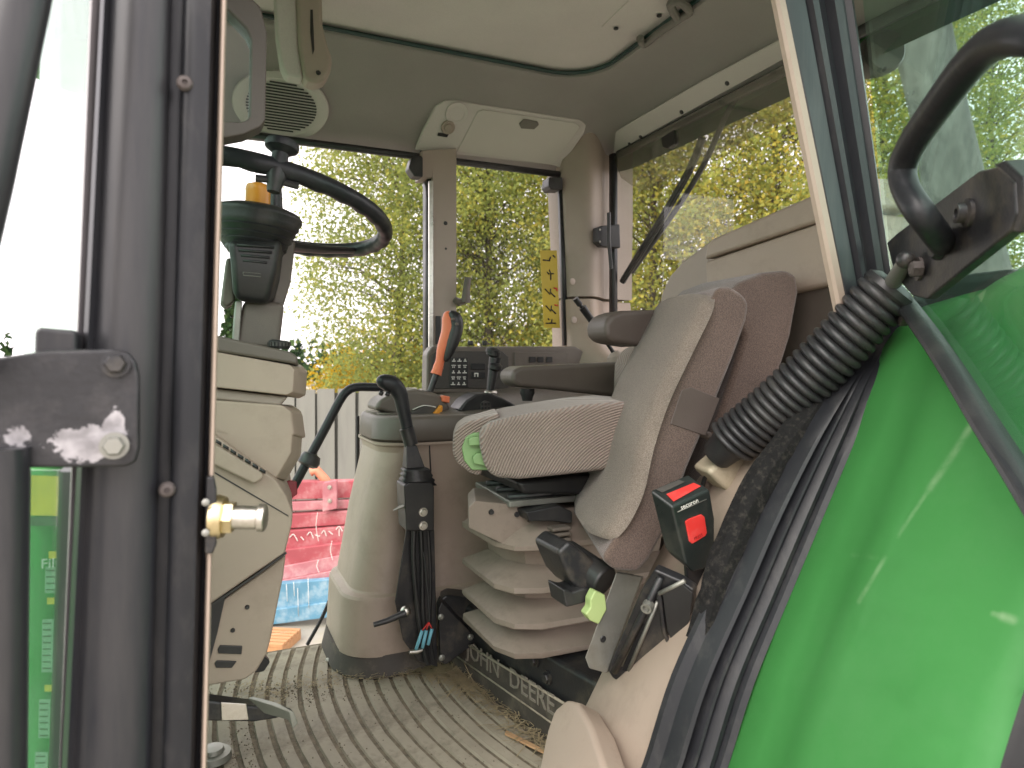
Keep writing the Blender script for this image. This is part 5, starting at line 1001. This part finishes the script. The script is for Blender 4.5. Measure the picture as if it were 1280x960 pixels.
slab('skirt_ledge', [(190, 520), (272, 556), (330, 590), (330, 598), (318, 606), (268, 582), (190, 545)], Ys - 0.035, (0.0, 0.03, 0), BEIGE, 0.005)
for k in range(7):
    u0 = 270 + k * 9.2; v0 = 549 + k * 5.9
    slab('vent_slot', [(u0, v0), (u0 + 7, v0 + 4.4), (u0 + 6.6, v0 + 8.6), (u0 - 0.4, v0 + 4.2)], Ys - 0.037, (0, 0.004, 0), BLACK, 0.0)
slab('panel_seam', [(262, 586), (360, 644), (361, 646), (262, 588.2)], Ys - 0.0215, (0, 0.003, 0), BLACK, 0.0)
slab('panel_seam', [(262, 757), (322, 716), (358, 690), (358.6, 692), (323, 718.5), (262, 760)], Ys - 0.0215, (0, 0.003, 0), BLACK, 0.0)
slab('lower_panel', [(262, 762), (322, 720), (357, 694), (354, 720), (338, 800), (333, 818), (320, 840), (306, 850), (258, 858), (250, 830)], Ys + 0.0, (0.03, 0.26, 0), BEIGE, 0.004)
slab('dark_gap', [(256, 740), (286, 726), (272, 790), (256, 850)], Ys - 0.004, (0, 0.003, 0), BLACK, 0.0)
for pts in ([(275, 807), (303, 808), (302, 818), (273, 817), (272, 812)], [(271, 826), (296, 827), (290, 835), (270, 835), (268, 830)]): slab('foot_slot', pts, Ys - 0.003, (0, 0.006, 0), BLACK, 0.001)
for (u, v) in ((309, 759), (291, 788)): bm = NB(); lathe(bm, P(u, v, Y=Ys - 0.001), (0, -1, 0), [(0.004, 0), (0.003, 0.002)], 10); obj('clip', bm, BLACK, sp_)
bm = NB(); lathe(bm, P(349, 433, Y=Ys + 0.06), (0.1, 0, 1), [(0.017, -0.004), (0.019, 0.0), (0.019, 0.008), (0.015, 0.011), (0, 0.011)], 26); obj('tilt_knob', bm, BLACK, sp_)
for k in range(20):
    a = k / 20 * 6.283; c = P(349, 433, Y=Ys + 0.06); bm = NB(); box(bm, c + V((math.cos(a) * 0.0192, math.sin(a) * 0.0192, 0.004)), (0.002, 0.003, 0.008), Matrix.Rotation(a, 3, 'Z')); obj('knob_rib', bm, TRIMD, sp_, smooth=False)
ky = thing('ignition_key', 'dark red key tag at the rear edge of the steering pedestal', 'key', P(362, 610, Y=1.4))
bm = NB(); prism(bm, PP([(354, 604), (362, 601), (371, 602), (372, 618), (366, 622), (362, 625), (360, 616)], Y=1.40), (0, 0.012, 0)); obj('tag', bm, mat('dark_red_plastic', (0.22, 0.015, 0.025), 0.4), ky, bevel=0.002)
bm = NB(); prism(bm, PP([(346, 608), (356, 606), (358, 614), (350, 616)], Y=1.403), (0, 0.004, 0)); obj('blade', bm, ZINC, ky, smooth=False)

# column, cowl, wheel
co_ = thing('steering_column', 'black steering wheel on a ribbed dark column above the pedestal', 'steering wheel', P(320, 430, Y=1.4))
Wc = V((0.097, 1.38, 1.093)); tt, ro = 0.177, -0.08; Rw = 0.235
E1 = V((math.cos(tt), 0, -math.sin(tt))); E2 = V((0, math.cos(ro), math.sin(ro))); WN = E1.cross(E2).normalized()
wpt = lambda th, r=Rw, h=0.0: Wc + E1 * (r * math.cos(th)) + E2 * (r * math.sin(th)) + WN * h
bm = NB(); N_ = 96; rings = []
for i in range(N_):
    th = 2 * math.pi * i / N_; c = wpt(th); er = (c - Wc).normalized(); ring_ = []
    for k in range(14):
        a = 2 * math.pi * k / 14; r_ = 0.0155; x_, h_ = math.cos(a), math.sin(a)
        if h_ < -0.2: r_ *= 1 + 0.10 * math.cos(th * 30)
        ring_.append(c + er * x_ * r_ * 0.95 + WN * h_ * r_)
    rings.append(ring_)
R_ = [[bm.verts.new(p) for p in r] for r in rings]
for i in range(N_):
    for k in range(14): bm.faces.new((R_[i][k], R_[i][(k + 1) % 14], R_[(i + 1) % N_][(k + 1) % 14], R_[(i + 1) % N_][k]))
sw = obj('steering_wheel', bm, RUBSM, co_)
for th in (math.radians(28), math.radians(125), math.radians(180)):
    bm = NB(); a = wpt(th, 0.05, -0.055); b = wpt(th, 0.15, -0.03); c = wpt(th, Rw, -0.004); tube(bm, [a, b, c], [0.022, 0.018, 0.013], 10, flat=0.45, up=WN.cross(E1)); obj('spoke', bm, BLACK, sw)
bm = NB(); lathe(bm, Wc - WN * 0.085, WN, [(0.05, 0), (0.06, 0.012), (0.06, 0.03), (0.045, 0.042), (0.0, 0.045)], 28); obj('hub', bm, BLACK, sw)
kn = thing('spinner_knob', 'black spinner knob clamped on top of the steering wheel rim', 'knob', P(345, 200, D=1.2))
kb_ = min((wpt(a) for a in np.linspace(3.3, 6.1, 80)), key=lambda p: abs((p.x * CS - p.y * SN) / (p.x * SN + p.y * CS) * FPX + 640 - 345))
bm = NB(); lathe(bm, kb_, WN, [(0.011, -0.01), (0.014, 0.008), (0.013, 0.016), (0.013, 0.024), (0.0255, 0.032), (0.027, 0.038), (0.025, 0.044), (0.012, 0.049), (0.0, 0.050)], 28); obj('knob', bm, RUBSM, kn)
bm = NB(); lathe(bm, kb_, -WN, [(0.014, 0.0), (0.016, 0.014), (0.013, 0.024), (0.010, 0.04)], 16); obj('clamp', bm, BLACK, kn)
bm = NB(); kc = kb_ - WN * 0.02; tube(bm, [kc + V((-0.03, 0, 0)), kc, kc + V((0.035, 0, -0.006))], 0.006, 8); obj('clamp_bolt', bm, BLACK, kn)
ax_c = (P(334, 215, Y=1.42) - P(316, 430, Y=1.36)).normalized()
c0 = P(318, 300, Y=1.37)
bm = NB(); lathe(bm, P(320, 296, Y=1.36), (0.10, 0.0, 1), [(0.046, -0.034), (0.052, -0.024), (0.050, -0.021), (0.058, -0.013), (0.056, -0.010), (0.064, -0.002), (0.062, 0.001), (0.070, 0.010), (0.068, 0.013), (0.075, 0.022), (0.074, 0.025), (0.079, 0.034), (0.079, 0.040), (0.074, 0.046), (0.058, 0.052), (0.0, 0.056)], 40); obj('gaiter', bm, RUBBER, co_, angle=70)
bm = NB(); loft(bm, [[P(u, v, Y=y) for u, v, y in r] for r in (
    [(284, 300, 1.30), (352, 300, 1.30), (358, 300, 1.45), (290, 300, 1.46)], [(288, 330, 1.30), (347, 335, 1.30), (356, 335, 1.45), (294, 330, 1.46)],
    [(290, 362, 1.31), (338, 368, 1.31), (352, 366, 1.44), (296, 362, 1.44)], [(294, 376, 1.32), (334, 381, 1.32), (346, 380, 1.43), (300, 376, 1.43)])]); cw = obj('cowl', bm, BLACK, co_, bevel=0.012, seg=3)
for k in range(4): bm = NB(); tube(bm, PP([(296 + 2.5 * k, 306 + 6.5 * k), (343 - 3 * k, 309 + 6.5 * k)], Y=1.297 + 0.0012 * k), 0.0025, 8); obj('cowl_rib', bm, BLACK, cw)
bm = NB(); tube(bm, PP([(304, 340), (326, 342), (326, 346), (304, 344), (304, 340)], Y=1.303), 0.0007, 5); obj('cowl_badge', bm, STEELG, cw)
bm = NB(); prism(bm, PP([(352, 300), (370, 300), (364, 352), (354, 385), (338, 385), (346, 350)], Y=1.37), (0.0, 0.08, 0)); obj('side_shroud', bm, TRIM, co_, bevel=0.006)
bm = NB(); prism(bm, PP([(283, 322), (290, 322), (294, 376), (284, 384), (276, 378)], Y=1.36), (0.0, 0.08, 0)); obj('rear_shroud', bm, TRIM, co_, bevel=0.006)
bm = NB(); prism(bm, PP([(304, 375), (356, 378), (349, 436), (293, 436)], Y=1.35), (0.01, 0.13, 0)); obj('column_tube', bm, TRIM, co_, bevel=0.01)
bm = NB(); prism(bm, PP([(294, 376), (303, 376), (299, 430), (290, 430)], Y=1.345), (0, 0.02, 0)); obj('column_rail', bm, STEELG, co_, bevel=0.003)
bm = NB(); tube(bm, [P(345, 300, Y=1.40), P(344, 232, Y=1.40)], [0.016, 0.012], 14); obj('wheel_shaft', bm, BLACK, co_)
ol = thing('reverser_lever', 'amber capped lever standing between column and wheel rim', 'lever', P(322, 260, Y=1.34))
bm = NB(); lathe(bm, P(322, 262, Y=1.33), (0.02, 0, 1), [(0.020, 0), (0.0215, 0.012), (0.0215, 0.032), (0.022, 0.036), (0.020, 0.044), (0.010, 0.048), (0, 0.0485)], 26); obj('cap', bm, AMBER, ol)
bm = NB(); tube(bm, [P(322, 262, Y=1.33), P(322, 292, Y=1.34)], 0.008, 10); obj('stem', bm, BLACK, ol)

# ---- foot pedal and its arm at the bottom left
pd = thing('brake_pedal', 'worn foot pedal with bare metal arm over the floor mat', 'pedal', P(310, 900, Y=1.2))
bm = NB(); prism(bm, PP([(215, 872), (262, 876), (306, 882), (330, 884), (350, 898), (318, 903), (262, 902), (215, 900)], Y=1.22), (0, 0.03, 0)); obj('arm', bm, STEELB, pd, bevel=0.004)
bm = NB(); prism(bm, PP([(276, 878), (308, 880), (311, 900), (277, 901)], Y=1.2165), (0, 0.003, 0)); obj('worn_patch', bm, ZINC, pd, bevel=0.001)
bm = NB(); loft(bm, [PP([(308, 872), (316, 870), (336, 884), (330, 892)], Y=1.20), PP([(338, 881), (346, 878), (362, 886), (360, 900)], Y=1.19), PP([(362, 890), (368, 890), (373, 904), (366, 912)], Y=1.185)]); obj('pad', bm, STEELG, pd, bevel=0.006)
bm = NB(); lathe(bm, P(266, 948, Z=0.01), (0, 0, 1), [(0.036, 0), (0.034, 0.012), (0.022, 0.014), (0.02, 0.022), (0.0, 0.024)], 22); obj('floor_cap', bm, STEELG, tr)
bm = NB(); prism(bm, PP([(318, 826), (330, 820), (338, 828), (330, 840), (318, 842)], Y=1.4), (0, 0.02, 0)); pdk = obj('pedal_bracket', bm, BLACK, sp_, bevel=0.003)

# ---- overhead fittings
mr = thing('framed_pane', 'brown framed clear pane hanging beside the front pillar under the headliner', 'framed pane', P(300, 150, Y=1.05))
ou = PP([(250, -60), (296, -22), (326, 8), (334, 40), (332, 150), (326, 158), (305, 168), (250, 178)], Y=1.05); inn = PP([(258, -10), (285, 12), (308, 36), (314, 50), (312, 145), (308, 150), (300, 152), (258, 150)], Y=1.05)
bm = NB(); prism(bm, ou, (0, 0.04, 0), hole=inn); obj('frame', bm, BROWNP, mr, bevel=0.006)
bm = NB(); prism(bm, [p + V((0, 0.012, 0)) for p in PP([(250, -20), (286, 8), (312, 32), (318, 50), (316, 148), (305, 156), (250, 156)], Y=1.05)], (0.0, 0.004, 0)); obj('pane', bm, CLEAR, mr, smooth=False)
bm = NB(); prism(bm, PP([(300, -120), (320, -120), (316, 0), (300, -10)], Y=1.07), (0, 0.02, 0)); obj('stay', bm, BROWNP, mr, bevel=0.003)
bm = NB(); prism(bm, PP([(342, -60), (346, 40), (352, 80), (358, 94), (380, 98), (374, 60), (372, 0), (374, -60)], Y=1.74), (0, 0.05, 0)); rd = obj('grab_handle', bm, LINER, tr, bevel=0.008)
bm = NB(); prism(bm, PP([(372, -60), (371, 0), (374, 60), (381, 98), (392, 104), (406, 101), (414, 90), (416, 72), (410, 55), (404, 30), (402, -60)], Y=1.72), (0, 0.06, 0)); obj('grip', bm, BEIGE2, rd, bevel=0.014, seg=4)
bm = NB(); prism(bm, PP([(388, 12), (391, 12), (393, 62), (391, 68), (388, 40)], Y=1.718), (0, 0.004, 0)); obj('slit', bm, BLACK, rd, smooth=False)
bm = NB(); lathe(bm, P(398, 91, Y=1.718), (0, -1, 0), [(0.006, 0), (0.004, 0.003)], 12); obj('screw', bm, BLACK, rd)

# ---- rear window wiper, tinted visor, warning sticker, window latch, hinge, PTO rod
rw = thing('rear_wiper', 'black rear wiper lying across the rear window', 'wiper', P(780, 352, X=XR))
for nm, pts, r, dx in (('blade', [(778, 352), (800, 316), (830, 268), (862, 212), (878, 172)], 0.012, 0.03), ('arm', [(790, 340), (845, 262), (880, 205), (905, 150), (925, 112)], 0.009, 0.05), ('rubber', [(779, 354), (803, 318), (833, 270), (865, 214)], 0.004, 0.02)):
    bm = NB(); tube(bm, smooth(PP(pts, X=XR + dx), 4), r, 8); obj(nm, bm, BLACK, rw)
vs = thing('sun_visor', 'smoked sun screen across the top of the rear window', 'sun screen', P(850, 220, X=XR))
bm = NB(); prism(bm, PP([(768, 200), (776, 222), (790, 232), (806, 238), (990, 146), (1030, 124), (1020, 60), (770, 192)], X=XR - 0.012), (0.003, 0, 0)); obj('film', bm, SHADE, vs, smooth=False)
bm = NB(); prism(bm, PP([(826, 172), (842, 162), (842, 180), (834, 186), (828, 184)], X=XR - 0.02), (0.02, 0, 0)); obj('clip', bm, BLACK, vs, bevel=0.003)
st = thing('warning_sticker', 'yellow warning sticker with black arm pictograms on the narrow side window', 'sticker', P(688, 410, Y=YF))
sq = [(675, 313), (696, 313), (700, 410), (680, 410)]
bm = NB(); prism(bm, PP(sq, Y=YF - 0.004), (0, 0.0015, 0)); obj('label_sheet', bm, mat('sticker_yellow', (0.50, 0.37, 0.02), 0.5, 0.08), st, smooth=False)
def glyph(v0, strokes, m=BLACK):
    for pts in strokes:
        bm = NB(); tube(bm, PP([(677 + (v0 - 313) / 97 * 4.5 + u * 18, v0 + v) for u, v in pts], Y=YF - 0.0045), 0.0026, 5); obj('pictogram', bm, m, st)
glyph(325, [[(0.05, 0), (0.55, 1)], [(0.5, 1), (0.6, -4)], [(0.75, -6), (0.9, -3)]])
glyph(345, [[(0.45, -8), (0.55, -3), (0.75, -3)], [(0.55, -3), (0.55, 5)], [(0.3, -5), (0.45, -2)]])
glyph(365, [[(0.1, -4), (0.45, 3), (0.5, -4)], [(0.45, 0), (0.8, 6)]]); glyph(386, [[(0.1, -4), (0.45, 3), (0.5, -4)], [(0.45, 0), (0.8, 6)]])
glyph(365, [[(0.7, -5), (0.95, -4)], [(0.9, -4), (0.95, -1)]], REDP); glyph(386, [[(0.7, -5), (0.95, -4)]], REDP)
glyph(403, [[(0.05, 1), (0.75, 1)], [(0.45, 1), (0.5, -4)], [(0.2, -5), (0.3, -3)]])
lt = thing('window_latch', 'grey brown window latch beside the centre post', 'latch', P(575, 378, Y=YF - 0.05))
bm = NB(); tube(bm, PP([(568, 374), (574, 378), (580, 376)], Y=YF - 0.04), [0.010, 0.014, 0.012], 10); obj('pivot', bm, TRIM, lt)
bm = NB(); tube(bm, PP([(582, 378), (583, 362), (585, 347)], Y=YF - 0.05), [0.016, 0.0125, 0.0115], 12); obj('lever', bm, TRIM, lt)
hg = thing('rear_window_hinge', 'black rear window hinge bracket on the corner post', 'hinge', P(765, 300, X=XR))
bm = NB(); prism(bm, PP([(746, 284), (752, 282), (775, 280), (776, 310), (752, 308), (746, 302)], Y=2.09), (0.0, 0.03, 0)); obj('leaf', bm, BLACK, hg, bevel=0.004)
bm = NB(); tube(bm, PP([(761, 266), (761, 300), (764, 336)], Y=2.06), 0.007, 8); obj('pin', bm, BLACK, hg)
for v in (287, 302): bm = NB(); lathe(bm, P(750, v, Y=2.088), (0, -1, 0), [(0.004, 0), (0.003, 0.002)], 10); obj('screw', bm, ZINC, hg)
ro_ = thing('lever_rod', 'thin black lever rod with sleeve rising beside the corner post', 'lever rod', P(768, 440, Y=1.9))
bm = NB(); tube(bm, PP([(769, 444), (745, 408), (720, 374)], Y=1.92), 0.0065, 10); obj('rod', bm, BLACK, ro_)
bm = NB(); tube(bm, PP([(744, 407), (728, 384)], Y=1.918), [0.011, 0.013], 12); obj('sleeve', bm, BLACK, ro_)
bm = NB(); tube(bm, PP([(725, 381), (719, 373)], Y=1.916), 0.010, 12); obj('tip', bm, BLACK, ro_)
bm = NB(); lathe(bm, P(770, 444, Y=1.92), (-0.3, 0, 1), [(0.035, -0.02), (0.03, 0.0), (0.012, 0.014)], 18); obj('boot', bm, BEIGE2, ro_)
